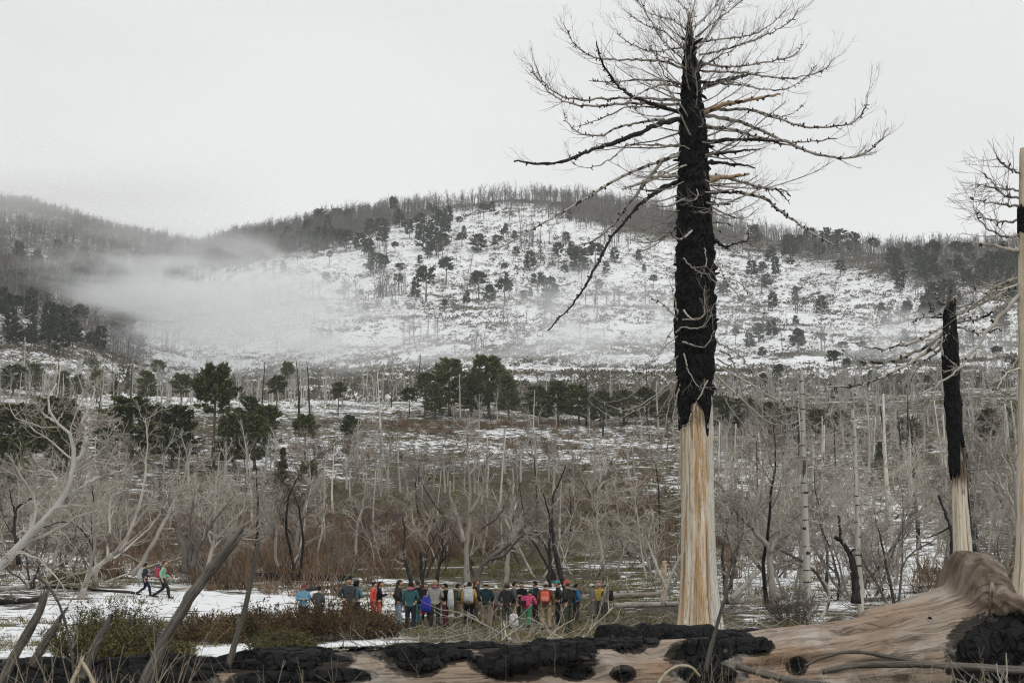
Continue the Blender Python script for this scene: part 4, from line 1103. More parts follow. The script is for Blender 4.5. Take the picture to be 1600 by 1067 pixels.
def ringed(px_top, px_bot, top, bot, wt, wb, Y, label, seed, nrings):
    rg = np.random.default_rng(seed)
    t = thing('ringed_dead_tree', label, 'dead tree', tuple(ground(px_bot, Y)))
    rows = np.linspace(top, bot, 8); cx = np.linspace(px_top, px_bot, 8) + rg.normal(0, 1.3, 8); w = np.linspace(wt, wb, 8)
    upright('trunk', rows, cx, w, Y, MT['pole_plain'], t, 60, 18, .015, seed)
    z0 = np.linspace(top + 20, bot - 40, nrings) + rg.normal(0, 4, nrings)
    ring = None
    for zr in z0:
        c = at(np.interp(zr, rows, cx), zr, Y); rr = np.interp(zr, rows, w) / 2 / FPX * Y
        if ring is None:
            k = 14; pr = np.array([[0.98, -.05], [1.10, -.03], [1.16, .0], [1.10, .035], [.98, .05]]); th = np.linspace(0, 6.283, k, endpoint=False)
            jag = 1 + .06 * rg.normal(size=k); hj = .2 + 1.6 * rg.random(k)
            V = np.stack([np.outer(pr[:, 0], np.cos(th) * jag), np.outer(pr[:, 0], np.sin(th) * jag), np.outer(pr[:, 1], hj) / .2 * .35], -1)
            gf = grid_faces(5, k); ring = [Acc().add(V, gf[((gf[:, 0] % k) - k0) % k < kn]).mesh('branch_scar_ring', MT['knob']) for k0, kn in ((0, 14), (6, 6), (8, 8), (5, 5), (9, 4))]
        o = link('branch_scar_ring', ring[rg.integers(5)], t, tuple(c), rg.normal(0, .8), (rr, rr, rr * (1.0 + 3.2 * rg.random() ** 1.5)))
    for j in range(16):
        zr = top + 30 + (bot - top) * .5 * rg.random(); sd = -1 if j % 2 else 1; L = 30 + 70 * rg.random(); x0 = np.interp(zr, rows, cx)
        limb(t, [(x0, zr), (x0 + sd * L * .35, zr + 14 * rg.random() + 4), (x0 + sd * L * .7, zr + 14 * rg.random()), (x0 + sd * L, zr - 18 * rg.random())], Y, .022, PW, rg.normal(0, 1), rg, 5, .4, .1, (-.3, -.9), 0, 0, 1, PW)
    Local.fix(t)
MT['pole_plain'] = simple('silver_pole', (.30, .288, .255), (.50, .48, .43), 2.0, (1, 1, .25), bump=.4, spots=((.08, .07, .06), 2.6, .60))
ringed(1252, 1262.5, 578, 985, 6, 13, 62., 'silvery dead trunk with dark rings, nearest right of the tall burnt trunk', 71, 19)
ringed(1333, 1346, 640, 960, 5, 10, 66., 'slimmer silvery ringed dead trunk, second right of the tall burnt trunk', 73, 15)
ringed(1072, 1076, 690, 900, 4, 6, 120., 'thin far ringed trunk just left of the tall burnt trunk', 75, 9)
ringed(1269, 1271, 690, 860, 5, 6, 130., 'thin far banded trunk behind the silvery ringed trunk', 76, 9)

# ------------------------------------------------------------------ traced dead trees with crooked limbs
def crooked(name, label, stems, Y, mat_t, mat_c, seed, base_px, dens=(9, 6, 4), group=None, up=.07, scale=1.):
    rg = np.random.default_rng(seed)
    t = thing(name, label, 'dead tree', tuple(ground(base_px, Y)), group)
    for si, (pts, w0, w1, tip) in enumerate(stems):
        pts = np.asarray(pts, float); s = np.linspace(0, 1, len(pts))
        P = resample(np.array([at(p[0], p[1], Y + tip * ss) for p, ss in zip(pts, s)]), 22)
        P[2:] += rg.normal(0, .02, (20, 3))
        R = np.linspace(w0, w1, 22) * (.8 if w0 < 30 else .95) / 2 / FPX * Y * (1 + .10 * rg.normal(size=22))
        if si == 0: P[0] = P[0] + (P[0] - P[1]) * .6; R[0] *= 1.25
        o = Acc().add(*tubes(P, R, 10)).obj('trunk' if si == 0 else 'limb', mat_t, t)
        a = Acc()
        B, BRr = kids(P[None], R[None], rg, dens[0], .3, 1, (25, 65), (.14, .36), 8, up, .26, .5, .02)
        a.add(*tubes(B, BRr, 5, False)[:2])
        C, CRr = kids(B, BRr, rg, dens[1], .2, 1, (22, 60), (.3, .6), 6, up, .26, .62, .013)
        a.add(*tubes(C, CRr, 3, False)[:2])
        D, DRr = kids(C, CRr, rg, dens[2], .2, 1, (20, 55), (.4, .7), 4, up, .22, .65, .009)
        a.add(*tubes(D, DRr, 3, False)[:2])
        a.obj('crown', mat_c, o)
    Local.fix(t)
    return t
GW, GT, BW = MT['grey_wood'], MT['grey_twig'], MT['black_wood']
def c6(L): return [(x / 3.333, 560 + y / 3.333) for x, y in L]
def c3(L): return [(400 + x / 3.138, 560 + y / 3.138) for x, y in L]
MT['pale_bark'] = simple('smooth_pale_bark', (.38, .365, .335), (.57, .555, .515), 1.6, (1, 1, .5), bump=.25, spots=((.20, .18, .16), 2.2, .64))
crooked('leaning_dead_tree', 'large pale dead tree leaning into the picture from the left edge', [
    (c6([(-360, 1470), (-150, 1220), (20, 1060), (120, 960), (200, 880), (280, 790), (340, 700), (370, 600), (385, 440), (340, 360), (290, 330), (250, 230), (270, 180), (300, 130)]), 26, 3, -1.),
    (c6([(190, 890), (330, 740), (450, 650), (560, 600), (650, 590)]), 13, 4, 1.5), (c6([(375, 570), (430, 480), (450, 380), (430, 320), (480, 230), (490, 150)]), 11, 3, 1.), (c6([(380, 590), (450, 530), (530, 480), (570, 400), (600, 350)]), 9, 2, -1.),
    (c6([(150, 930), (180, 800), (230, 720), (300, 640), (260, 590), (160, 590)]), 9, 2, 1.5), (c6([(290, 330), (230, 290), (170, 190)]), 4, 1.5, .6), (c6([(300, 330), (340, 250), (320, 200)]), 4, 1.5, -.4), (c6([(445, 400), (520, 340), (570, 260)]), 5, 1.5, -.8)],
    44., MT['pale_bark'], GT, 81, -90, (14, 7, 4))
crooked('leaning_dead_tree', 'thin pale dead trunk leaning right behind the two walking hikers', [(c6([(700, 1110), (740, 1060), (830, 900), (900, 760), (960, 620), (990, 470)]), 10, 2.5, 1.)], 74., GW, GT, 82, 215, (9, 5, 3))
crooked('dead_shrub_tree', 'many-stemmed bleached dead tree with forked base left of the walking hikers', [(c6([(430, 1220), (470, 1120), (560, 1040), (640, 980), (700, 840), (740, 700), (760, 560), (765, 420), (755, 300)]), 11, 1.5, 1.), (c6([(440, 1190), (470, 1100), (490, 1000), (485, 880), (500, 720), (560, 560), (640, 400)]), 8, 1.5, -1), (c6([(560, 1040), (570, 900), (570, 760), (620, 600), (620, 480)]), 7, 1.5, .6), (c6([(590, 1020), (680, 900), (780, 760), (860, 640), (900, 600)]), 6, 1.5, -1.)], 62., GW, GT, 83, 128, (9, 5, 4))
crooked('dead_shrub_tree', 'dead tree with dark split stump base right of the walking hikers', [(c6([(960, 1100), (965, 1000), (930, 920), (900, 820), (880, 720), (900, 640)]), 15, 2, 1.), (c6([(1000, 1090), (1030, 990), (1090, 880), (1150, 800), (1220, 720)]), 12, 2, -1), (c6([(985, 1080), (1000, 950), (990, 850), (1010, 720), (1000, 620)]), 10, 2, .5)], 84., MT['trunk_dark'], GT, 84, 290, (10, 6, 4))
crooked('fire_black_tree', 'crooked fire-blackened sapling by the pale leaning tree', [(c6([(95, 1060), (90, 960), (75, 880), (90, 780), (150, 735), (190, 730)]), 9, 4, .5), (c6([(85, 830), (60, 740), (50, 680)]), 5, 2, -.3)], 66., BW, GT, 85, 28, (6, 4, 3))
crooked('fire_black_tree', 'slim fire-blackened trunk standing behind the pale leaning tree', [(c6([(485, 1090), (485, 980), (480, 860), (490, 760), (480, 660)]), 6, 2.5, .2), (c6([(485, 980), (400, 870), (320, 850), (230, 880)]), 4, 2, .8)], 72., BW, GT, 86, 146, (5, 4, 3))
crooked('dead_tree', 'pale dead tree with crooked blackened side limb directly behind the hikers', [(c3([(1040, 1120), (1030, 980), (1045, 820), (1050, 640), (1035, 480), (1040, 340)]), 12, 2, .6), (c3([(1020, 900), (990, 780), (955, 690), (950, 600)]), 8, 3, -.6), (c3([(1050, 760), (1110, 640), (1130, 500), (1140, 420)]), 6, 2, .8)], 78., GW, GT, 87, 731, (10, 6, 4))
crooked('leaning_dead_tree', 'forked dark and pale tree leaning right above the yellow-jacketed hiker', [(c3([(1080, 1130), (1100, 1030), (1160, 970), (1240, 910), (1310, 830), (1370, 730), (1410, 640)]), 11, 2.5, 1.), (c3([(1150, 985), (1220, 960), (1290, 880), (1360, 830), (1400, 800)]), 7, 2, -1.), (c3([(1110, 830), (1180, 780), (1230, 700), (1260, 600)]), 6, 2, .5)], 74., MT['trunk_dark'], GT, 88, 745, (12, 6, 4))
crooked('fire_black_tree', 'bent fire-blackened trunk behind the hiker in the teal jacket', [(c3([(770, 1130), (745, 1040), (725, 960), (730, 860), (720, 780)]), 9, 3, .3)], 72., BW, GT, 89, 645, (6, 5, 3))
crooked('fire_black_tree', 'short black burnt post behind the hiker in the grey coat', [(c3([(815, 1120), (810, 1040), (805, 950)]), 8, 6, .1)], 72., BW, GT, 90, 660, (2, 1, 1))
crooked('fire_black_tree', 'wavy fire-blackened trunk behind the hiker in the grey coat', [(c3([(885, 1120), (895, 1030), (915, 940), (910, 860), (925, 800)]), 8, 2.5, .3), (c3([(905, 1000), (930, 970), (925, 900)]), 4, 2, -.2)], 73., BW, GT, 91, 683, (4, 4, 3))
crooked('fire_black_tree', 'tall blackened and bleached tree behind the hiker in the red cap', [(c3([(1520, 1130), (1480, 1000), (1455, 860), (1450, 700), (1490, 600), (1520, 520)]), 11, 2, .5), (c3([(1440, 1120), (1440, 900), (1435, 760), (1400, 640)]), 8, 2, -.5)], 78., BW, GT, 92, 880, (11, 6, 4))
crooked('dead_tree', 'upright pale trunk rising behind the hiker in the headband', [(c3([(1225, 1120), (1235, 980), (1255, 820), (1260, 680), (1260, 540)]), 10, 3, .3)], 80., GW, GT, 93, 790, (6, 5, 3))
def c3b(L): return [(1100 + x / 3.138, 560 + y / 3.138) for x, y in L]
crooked('fire_black_tree', 'thick crooked charred trunk between the two silvery ringed trunks', [(c3b([(745, 1190), (740, 1060), (715, 960), (670, 890), (640, 875)]), 17, 7, .3), (c3b([(668, 890), (665, 820), (660, 770)]), 5, 4, .1), (c3b([(710, 950), (740, 935)]), 4, 3, -.1)], 64., BW, GT, 94, 1336, (3, 3, 2))
crooked('dead_tree', 'Y-forked bleached tree between the tall burnt trunk and the ringed trunk', [(c3b([(345, 1220), (330, 1060), (320, 930), (280, 880), (240, 830), (260, 700), (300, 560), (310, 470)]), 14, 2.5, .5), (c3b([(325, 950), (370, 860), (410, 760), (460, 680)]), 9, 2.5, -.6), (c3b([(370, 870), (400, 780), (390, 640), (390, 480)]), 6, 2, .7), (c3b([(250, 830), (160, 850), (130, 820)]), 4, 1.5, .3)], 66., GW, GT, 95, 1211, (10, 6, 4))
crooked('dead_tree', 'dark crooked dead tree just right of the pale lower trunk', [(c3b([(110, 1190), (110, 1080), (140, 980), (120, 900), (90, 820)]), 9, 2, .5), (c3b([(130, 990), (190, 860), (185, 740)]), 5, 2, .5)], 70., MT['trunk_dark'], GT, 96, 1136, (10, 6, 4))
crooked('fire_black_tree', 'charred branching trunk left of the broken blackened snag', [(c3b([(1230, 1140), (1215, 1000), (1215, 880), (1190, 770), (1150, 670)]), 10, 5, .4), (c3b([(1215, 820), (1120, 870), (1080, 880)]), 4, 2, .4)], 60., BW, GT, 97, 1494, (6, 5, 3))
crooked('dead_tree', 'stout grey dead tree leaning left beside the pale edge trunk', [(c3b([(1560, 1160), (1540, 980), (1545, 800), (1510, 700), (1420, 600), (1380, 560)]), 16, 4, .5), (c3b([(1540, 780), (1520, 560), (1480, 440), (1470, 250)]), 9, 3, -.5), (c3b([(1470, 650), (1400, 480), (1340, 380)]), 6, 2, .6)], 56., GW, GT, 98, 1602, (10, 6, 4))
crooked('dead_tree', 'tangled pale dead tree with many low limbs by the black log', [(c3b([(-200, 1200), (-170, 1080), (-110, 960), (-60, 860), (-40, 740)]), 9, 2, .5), (c3b([(-180, 1140), (-230, 1020), (-270, 900), (-250, 760)]), 7, 2, .5), (c3b([(-190, 1150), (-100, 1060), (-10, 1020)]), 5, 2, -.5)], 68., GW, GT, 99, 1033, (12, 6, 4))
crooked('dead_stump', 'broken pale stump with scorched orange foot left of the pale lower trunk', [([(1036, 942), (1037, 915), (1038, 895), (1037, 876)], 11, 8, .1)], 76., MT['branch_orange'], GT, 120, 1036, (2, 1, 1))
MT['stake'] = simple('weathered_stake', (.085, .075, .064), (.31, .285, .25), 5., (.7, 9, 9), bump=.9, spots=((.045, .038, .032), 2.4, .58), attr='wood')
# ------------------------------------------------------------------ the fallen trunk in front
LX = [-110, 0, 300, 700, 1000, 1150, 1280, 1344, 1408, 1440, 1461, 1490, 1530, 1560, 1600, 1640]
LT = [1038, 1034, 1024, 1011, 1001, 993, 975, 958, 947, 938, 931, 922, 920, 938, 968, 992]
LD = [11.6, 12, 13, 14.5, 15.6, 16.2, 16.65, 16.9, 17.1, 17.2, 17.25, 17.35, 17.45, 17.55, 17.7, 17.85]
LRr = [.53, .54, .55, .56, .57, .60, .65, .70, .74, .78, .80, .84, .86, .82, .70, .58]
nl, kl = 560, 168
pxs = np.concatenate([np.linspace(-110, 1380, 390, endpoint=False), np.linspace(1380, 1632, 170)])
CL = []
for p_ in pxs:
    v_, d_, r_ = np.interp(p_, LX, LT), np.interp(p_, LX, LD), np.interp(p_, LX, LRr)
    c_ = at(p_, v_, d_); c_[2] -= r_; CL.append(c_)
CL = np.array(CL)
for _ in range(6): CL[1:-1] = (CL[:-2] + 2 * CL[1:-1] + CL[2:]) / 4
rad = np.interp(pxs, LX, LRr)
tg = unit(np.gradient(CL, axis=0)); tg[:, 2] = 0; tg = unit(tg)
Bv = np.tile(np.array([0, 0, 1.]), (nl, 1)); Av = unit(np.cross(tg, Bv)); Bv = np.cross(Av, tg)      # A points to the camera
th = np.linspace(0, 2 * np.pi, kl, endpoint=False)
S_ = np.r_[0, np.cumsum(np.linalg.norm(np.diff(CL, axis=0), axis=1))]
SS, TT = np.meshgrid(S_, th, indexing='ij')
ct, st = np.cos(TT), np.sin(TT)
flare = smooth(1330, 1500, pxs)[:, None]
disp = (fbm(SS * .5, ct * 1.6 + 7, st * 1.6, 4, 101) - .5) * .10 + (fbm(SS * .9, ct * 7, st * 7 + 3, 3, 111) - .5) * .05
disp += flare * (.05 * np.sin(TT * 4 + SS * 1.2 + .6) + (fbm(SS * 1.6, ct * 2.6, st * 2.6, 4, 121) - .5) * .22)
# hollows worn into the left half
hol = smooth(.60, .72, fbm(SS * .8, ct * 1.8, st * 1.8 + 11, 3, 131)) * (1 - flare)
disp -= hol * .12
gr = fbm(SS * .35, ct * 5.5, st * 5.5 + 4, 3, 171); disp -= .022 * smooth(.016, .0, np.abs(gr - .5))            # open splits along the grain
kp = (smooth(1478, 1502, pxs) * smooth(1568, 1542, pxs))[:, None]; ka = np.exp(-((TT - 1.62) / .62) ** 2)
disp += kp * ka * .44 + kp * (fbm(SS * 5, ct * 5, st * 5, 4, 181) - .5) * .16                                     # the upturned root boss
disp -= .20 * smooth(1545, 1600, pxs)[:, None] * smooth(.5, .62, fbm(SS * 2, ct * 3, st * 3, 3, 191))
RL = rad[:, None] + disp
VL = CL[:, None] + RL[..., None] * (Av[:, None] * ct[..., None] + Bv[:, None] * st[..., None])
WL = np.stack([SS, ct * .6, st * .6], -1)
NL = unit(Av[:, None] * ct[..., None] + Bv[:, None] * st[..., None])
fallen = thing('fallen_tree', 'huge bleached fallen trunk with charred patches and upturned root flare across the foreground', 'log')
cut = int(np.searchsorted(pxs, 1470))
def part_rows(name, i0, i1, mat):
    V = VL[i0:i1]; a = Acc().add(V, grid_faces(i1 - i0, kl)); W_ = WL[i0:i1].reshape(-1, 3)
    if i1 == nl:
        c_ = V[-1].mean(0) + tg[-1] * .1 ; a.add(np.concatenate([V[-1], c_[None]]), None, [(j, (j + 1) % kl, kl) for j in range(kl)])
        W_ = np.concatenate([W_, WL[-1], WL[-1][:1]])
    me = a.mesh(name, mat); set_wood(me, W_); return link(name, me, fallen)
UU, VV = proj(VL)
soot = np.zeros(SS.shape)
facing = (NL * unit(np.array([0, 0, EYE]) - VL)).sum(-1) > -.35
CHAR = [  # (px, row, half width, half height, thickness)
    (60, 1062, 190, 34, .07), (200, 1056, 130, 30, .06), (330, 1030, 120, 19, .09), (450, 1027, 90, 24, .09), (420, 1062, 60, 14, .06), (520, 1055, 60, 12, .06), (665, 1022, 70, 16, .10), (650, 1034, 42, 20, .08), (560, 1012, 40, 8, .05),
    (800, 1034, 60, 26, .10), (868, 1022, 58, 28, .13), (700, 1008, 90, 8, .06), (945, 1000, 62, 12, .09), (985, 1010, 24, 11, .08), (1018, 1002, 13, 9, .05), (1100, 1022, 52, 24, .11), (1140, 1004, 34, 20, .12), (1172, 1010, 34, 13, .09), (1108, 1050, 56, 20, .08), (1246, 1040, 16, 14, .09), (1545, 1030, 60, 60, .06), (1590, 990, 40, 40, .08), (900, 1050, 24, 12, .05), (974, 1052, 18, 12, .05)]
CHARG = [[0, 1], [2], [3], [4, 5], [6, 7], [8, 11], [9, 10], [12, 13], [14], [15, 18], [16, 17], [19], [20, 21], [22], [23]]
nzA = fbm(SS * 3.2, ct * 3.4, st * 3.4, 4, 141, .6)
def plates(x, y, seed):
    """cracked plates: 0 in the cracks, 1 on the plate"""
    fx, fy = np.floor(x), np.floor(y); d1 = np.full(x.shape, 9.); d2 = np.full(x.shape, 9.); hv = np.zeros(x.shape); zz = np.zeros(x.shape)
    for a_ in (-1, 0, 1):
        for b_ in (-1, 0, 1):
            px_, py_ = fx + a_, fy + b_
            q = np.hypot(px_ + hash3(px_, py_, zz, seed) - x, py_ + hash3(px_, py_, zz + 1, seed) - y)
            nw = q < d1; d2 = np.where(nw, d1, np.minimum(d2, q)); hv = np.where(nw, hash3(px_, py_, zz + 2, seed), hv); d1 = np.where(nw, q, d1)
    return smooth(.02, .22, d2 - d1) * (.45 + .75 * hv)
blocky = .75 * plates(SS * 4.2, TT * .6 * 5.2, 151) + .35 * fbm(SS * 12, ct * 9, st * 9, 3, 161)
G = grid_faces(nl, kl)
for grp in CHARG:
    mk = np.full(UU.shape, -9.)
    thick = max(CHAR[i][4] for i in grp)
    for i in grp:
        a_, b_, sa, sb, _ = CHAR[i]
        mk = np.maximum(mk, 1 - ((UU - a_) / sa) ** 2 - ((VV - b_) / sb) ** 2)
    soot = np.maximum(soot, smooth(-1.1, .25, mk) * .95)
    mk = mk + (nzA - .5) * 2.0
    mk = np.where(facing, mk, -1)
    keep = (mk.ravel()[G] > 0).all(1)
    if keep.sum() < 4: continue
    g = G[keep]; ids = np.unique(g)
    off = thick * .38 * (smooth(0, .5, mk) * (.5 + .8 * blocky)) - .012 + .018 * smooth(0, .06, mk)
    V = (VL + NL * off[..., None]).reshape(-1, 3)[ids]
    gl = np.searchsorted(ids, g); lb = np.arange(len(ids))
    for _ in range(4000):                                   # each connected crust is a piece of its own
        mn = lb[gl].min(1); nb = lb.copy(); np.minimum.at(nb, gl.ravel(), np.repeat(mn, 4)); nb = nb[nb]
        if (nb == lb).all(): break
        lb = nb
    fl = lb[gl[:, 0]]
    for c_ in np.unique(fl):
        gg = gl[fl == c_]
        if len(gg) < 14: continue
        ii = np.unique(gg); Acc().add(V[ii], np.searchsorted(ii, gg)).obj('charred_bark', MT['char'], fallen)
for o_ in [part_rows('stem', 0, cut + 1, MT['log']), part_rows('root_flare', cut, nl, MT['log'])]:
    n_ = len(o_.data.vertices); i0_ = 0 if o_.name.startswith('stem') else cut
    v_ = np.zeros(n_, np.float32); fl_ = soot[i0_:].ravel()[:n_]; v_[:len(fl_)] = fl_
    rt_ = np.zeros(n_, np.float32); fr_ = np.repeat(smooth(1420, 1520, pxs)[i0_:], kl)[:n_]; rt_[:] = 1; rt_[:len(fr_)] = fr_
    o_.data.attributes.new('rooty', 'FLOAT', 'POINT').data.foreach_set('value', rt_)
    o_.data.attributes.new('soot', 'FLOAT', 'POINT').data.foreach_set('value', v_)
def nearest_log(px, py):
    d = np.where(facing, (UU - px) ** 2 + (VV - py) ** 2, 1e9); i = np.unravel_index(np.argmin(d), d.shape); return VL[i], NL[i]
for px, py, r in [(1452, 968, .022)]:
    p, nrm = nearest_log(px, py); k = 16; t_ = np.linspace(0, 6.283, k, endpoint=False)
    e1 = unit(np.cross(nrm, [0, 0, 1.])); e2 = np.cross(nrm, e1)
    prof = [(2.1, -.03), (1.4, .012), (1.0, .012), (.9, -.01)]
    V = np.array([p + nrm * h + r * q * (e1 * np.cos(x) * 1.25 + e2 * np.sin(x)) for q, h in prof for x in t_])
    me = Acc().add(V, grid_faces(4, k)).mesh('knot_rim', MT['log']); set_wood(me, V)
    o = link('knot_rim', me, fallen)
    V = np.array([p + nrm * h + r * q * (e1 * np.cos(x) * 1.25 + e2 * np.sin(x)) for q, h in [(.93, .02), (.5, .008)] for x in t_] + [p + nrm * .004])
    Acc().add(V, grid_faces(2, k), [(k + j, k + (j + 1) % k, 2 * k) for j in range(k)]).obj('knot_hole', MT['char'], o)
lr = np.random.default_rng(77)
def stub(parent, pts, w0, w1, Y, mat, name, seed, k=14, n=26, jag=.5, cap=True, dY=0., dome=False):
    """a weathered broken stick traced by pixels"""
    rg = np.random.default_rng(seed); pts = np.asarray(pts, float)
    P = resample(np.array([at(p[0], p[1], Y + dY * i / (len(pts) - 1)) for i, p in enumerate(pts)]), n)
    Rr = np.linspace(w0, w1, n) / 2 / FPX * Y
    Vt, Q, T = tubes(P, Rr, k)
    V = Vt.reshape(n, k, 3); C = P[:, None]
    tt = np.arctan2(np.arange(k) - k / 2, 3)
    nn = fbm(np.linspace(0, 9, n)[:, None] + 0 * tt[None], np.cos(np.arange(k) * 6.283 / k)[None] * 2 + np.zeros((n, 1)), np.sin(np.arange(k) * 6.283 / k)[None] * 2 + np.zeros((n, 1)), 3, seed)
    V = C + (V - C) * (1 + (1.1 if dome else .95) * (nn[..., None] - .5))
    if dome:
        x_ = np.clip((np.linspace(0, 1, n) - .55) / .45, 0, 1); V = C + (V - C) * np.sqrt(np.clip(1 - x_ ** 2.4, .004, 1))[:, None, None]
    ax = unit(P[-1] - P[-2]); L = np.linalg.norm(P[-1] - P[0])
    if jag:
        sp_ = rg.random((k, 1)) ** 2 * jag * w0 / FPX * Y * 2.6; V[-1] += ax[None] * sp_; V[-2] += ax[None] * sp_ * .45
    a = Acc().add(V, Q, T); me = a.mesh(name, mat); set_wood(me, np.stack([np.repeat(np.linspace(0, L, n)[:, None], k, 1), np.tile(np.cos(np.arange(k) * 6.283 / k) * .1, (n, 1)), np.tile(np.sin(np.arange(k) * 6.283 / k) * .1, (n, 1))], -1))
    return link(name, me, parent)
for i, (pts, w0, w1, m) in enumerate([([(1540, 940), (1580, 950), (1640, 975)], 60, 24, 'root'), ([(1545, 985), (1590, 1000), (1650, 1030)], 70, 30, 'root'), ([(1530, 1030), (1580, 1050), (1640, 1085)], 70, 30, 'root')]):
    stub(fallen, pts, w0, w1, 17.0 + .15 * i, MT[m], 'root', 300 + i, jag=0, k=32, n=44, dome=True)
Local.fix(fallen)

# ------------------------------------------------------------------ stakes, sticks and logs on the ground
def stick(name, label, pts, w0, w1, Y, mat, seed, cat='stick', group=None, jag=.6, dY=0., twigs=0, n=26):
    g = at(pts[0][0], pts[0][1], Y)
    t = thing(name, label, cat, tuple(g), group)
    o = stub(t, pts, w0, w1, Y, mat, 'shaft', seed, jag=jag, dY=dY, n=n)
    if twigs:
        rg = np.random.default_rng(seed)
        P = resample(np.array([at(p[0], p[1], Y + dY * i / (len(pts) - 1)) for i, p in enumerate(pts)]), n)
        B, R_ = kids(P[None], (np.linspace(w0, w1, n) / 2 / FPX * Y)[None], rg, twigs, .2, .95, (25, 70), (.12, .4), 6, .03, .16, .5, .004)
        a = Acc().add(*tubes(B, R_, 4, False)[:2])
        C_, CR_ = kids(B, R_, rg, 2, .3, 1, (25, 60), (.3, .6), 4, .03, .15, .6, .003)
        a.add(*tubes(C_, CR_, 3, False)[:2])
        a.obj('twigs', mat, t)
    Local.fix(t); return t
MS = MT['stake']
stick('broken_stake', 'thick leaning broken stake with notched top in the left foreground', [(222, 1080), (240, 1035), (265, 985), (300, 930), (330, 888), (347, 866)], 18, 16, 11.8, MS, 401, jag=1.4, n=40)
stick('thin_stake', 'thin bent upright stick left of the brown bush', [(357, 1040), (368, 1000), (380, 960), (392, 910), (399, 875), (403, 850)], 10, 5, 12.2, MS, 402, jag=.4)
stick('broken_stake', 'pointed grey stake leaning at the bottom left corner', [(-5, 1080), (20, 1030), (45, 985), (62, 955), (69, 934)], 15, 12, 11., MS, 403, jag=.6)
stick('broken_stake', 'stubby dark split stake beside the corner stake', [(50, 1040), (64, 1015), (78, 992), (87, 978)], 14, 12, 11.2, MS, 404, jag=1.2)
stick('broken_stake', 'short grey forked stake in front of the olive bush', [(128, 1060), (138, 1035), (150, 1005), (163, 984)], 14, 11, 11.2, MS, 405, jag=.9)
stick('thin_stake', 'slender bowed grey stem crossing the left snow', [(118, 1065), (108, 1000), (95, 950), (75, 915), (52, 898)], 5, 3, 10.8, MS, 406, jag=0, twigs=6)
stick('thin_stake', 'crossed pale stick at the foot of the forked stake', [(112, 1068), (122, 1045), (128, 1030)], 7, 5, 10.6, MT['straw'], 407, jag=.3)
stick('thin_stake', 'pale stick leaning across the foot of the forked stake', [(146, 1068), (138, 1050), (127, 1033)], 7, 5, 10.6, MT['straw'], 408, jag=.3)
stick('thin_stake', 'tall thin grey stem in front of the charred log middle', [(1102, 1050), (1110, 1015), (1122, 970), (1136, 925), (1145, 900), (1147, 865)], 7, 3, 12.6, MS, 409, jag=0)
stick('fallen_branch', 'long grey pole lying along the bottom right edge', [(1284, 1049), (1330, 1040), (1390, 1037), (1460, 1038), (1530, 1043), (1640, 1048)], 8, 15, 13.0, MS, 410, cat='branch', jag=.5, n=40)
stick('fallen_branch', 'arched grey branch resting on the fallen trunk at right', [(1258, 1040), (1290, 1025), (1335, 1018), (1380, 1024), (1440, 1034)], 4, 7, 13.2, MS, 411, cat='branch', jag=.3)
stick('fallen_branch', 'sloping grey pole below the central charred patch', [(1150, 1040), (1185, 1050), (1225, 1060), (1290, 1072)], 9, 14, 13.2, MS, 412, cat='branch', jag=.5)
stick('fallen_branch', 'arching pale twig left of the central charred patch', [(1028, 1068), (1042, 1050), (1060, 1040), (1080, 1042), (1094, 1056)], 5, 3, 12.4, MT['straw'], 413, cat='branch', jag=0)
stick('fallen_branch', 'pale bent sapling right of the ringed trunk foot', [(1283, 966), (1292, 950), (1296, 930), (1292, 915), (1285, 905)], 5, 3, 26., MT['pole_plain'], 414, cat='branch', jag=0, twigs=5)
# logs lying about
def ground_log(label, px0, r0_, px1, r1_, dia, mat, seed, Y0=None, Y1=None, branches=0, lift=0.):
    rg = np.random.default_rng(seed)
    a0 = place(px0, r0_, 25) if Y0 is None else ground(px0, Y0); a1 = place(px1, r1_, 25) if Y1 is None else ground(px1, Y1)
    n = 18; P = a0 + (a1 - a0) * np.linspace(0, 1, n)[:, None]
    P[:, 2] = np.maximum(height(P[:, 0], P[:, 1]), (a0[2] + (a1[2] - a0[2]) * np.linspace(0, 1, n))) + dia * .38 + lift
    P += rg.normal(0, dia * .06, (n, 3)); R = dia / 2 * np.linspace(1.1, .75, n) * (1 + .06 * rg.normal(size=n))
    t = thing('fallen_log', label, 'log', tuple(P[0]))
    V, Q, T = tubes(P, R, 14)
    nn = fbm(V[:, 0] * 3, V[:, 1] * 3, V[:, 2] * 3, 3, seed)[:, None]
    C = np.repeat(P, 14, 0); V = C + (V - C) * (.85 + .3 * nn)
    Acc().add(V, Q, T).obj('stem', mat, t)
    if branches:
        B, BRr = kids(P[None], R[None], rg, branches, .1, 1, (40, 90), (.1, .3), 6, .05, .2, .3, .012)
        a = Acc().add(*tubes(B, BRr, 5, False)[:2]); C_, CR_ = kids(B, BRr, rg, 4, .2, 1, (25, 60), (.3, .6), 4, .03, .2, .6, .007); a.add(*tubes(C_, CR_, 3, False)[:2])
        a.obj('branches', MT['grey_twig'], t)
    Local.fix(t)
ground_log('charred black log lying behind the fallen trunk', 948, 0, 1190, 0, .62, MT['char'], 501, 27., 29., 0, .42)
ground_log('orange broken wood chunk at the end of the charred log', 905, 0, 952, 0, .4, MT['branch_orange'], 502, 28., 27.2, 0, .2)
ground_log('charred log lying in front of the hikers at centre', 700, 0, 900, 0, .42, MT['char'], 503, 30., 32., 3, .15)
ground_log('long black fallen log behind the sitting hikers', 372, 905, 548, 908, .55, MT['char'], 504)
ground_log('grey fallen pole on the snow below the leaning tree', -20, 925, 130, 915, .25, MT['grey_wood'], 505, branches=4)
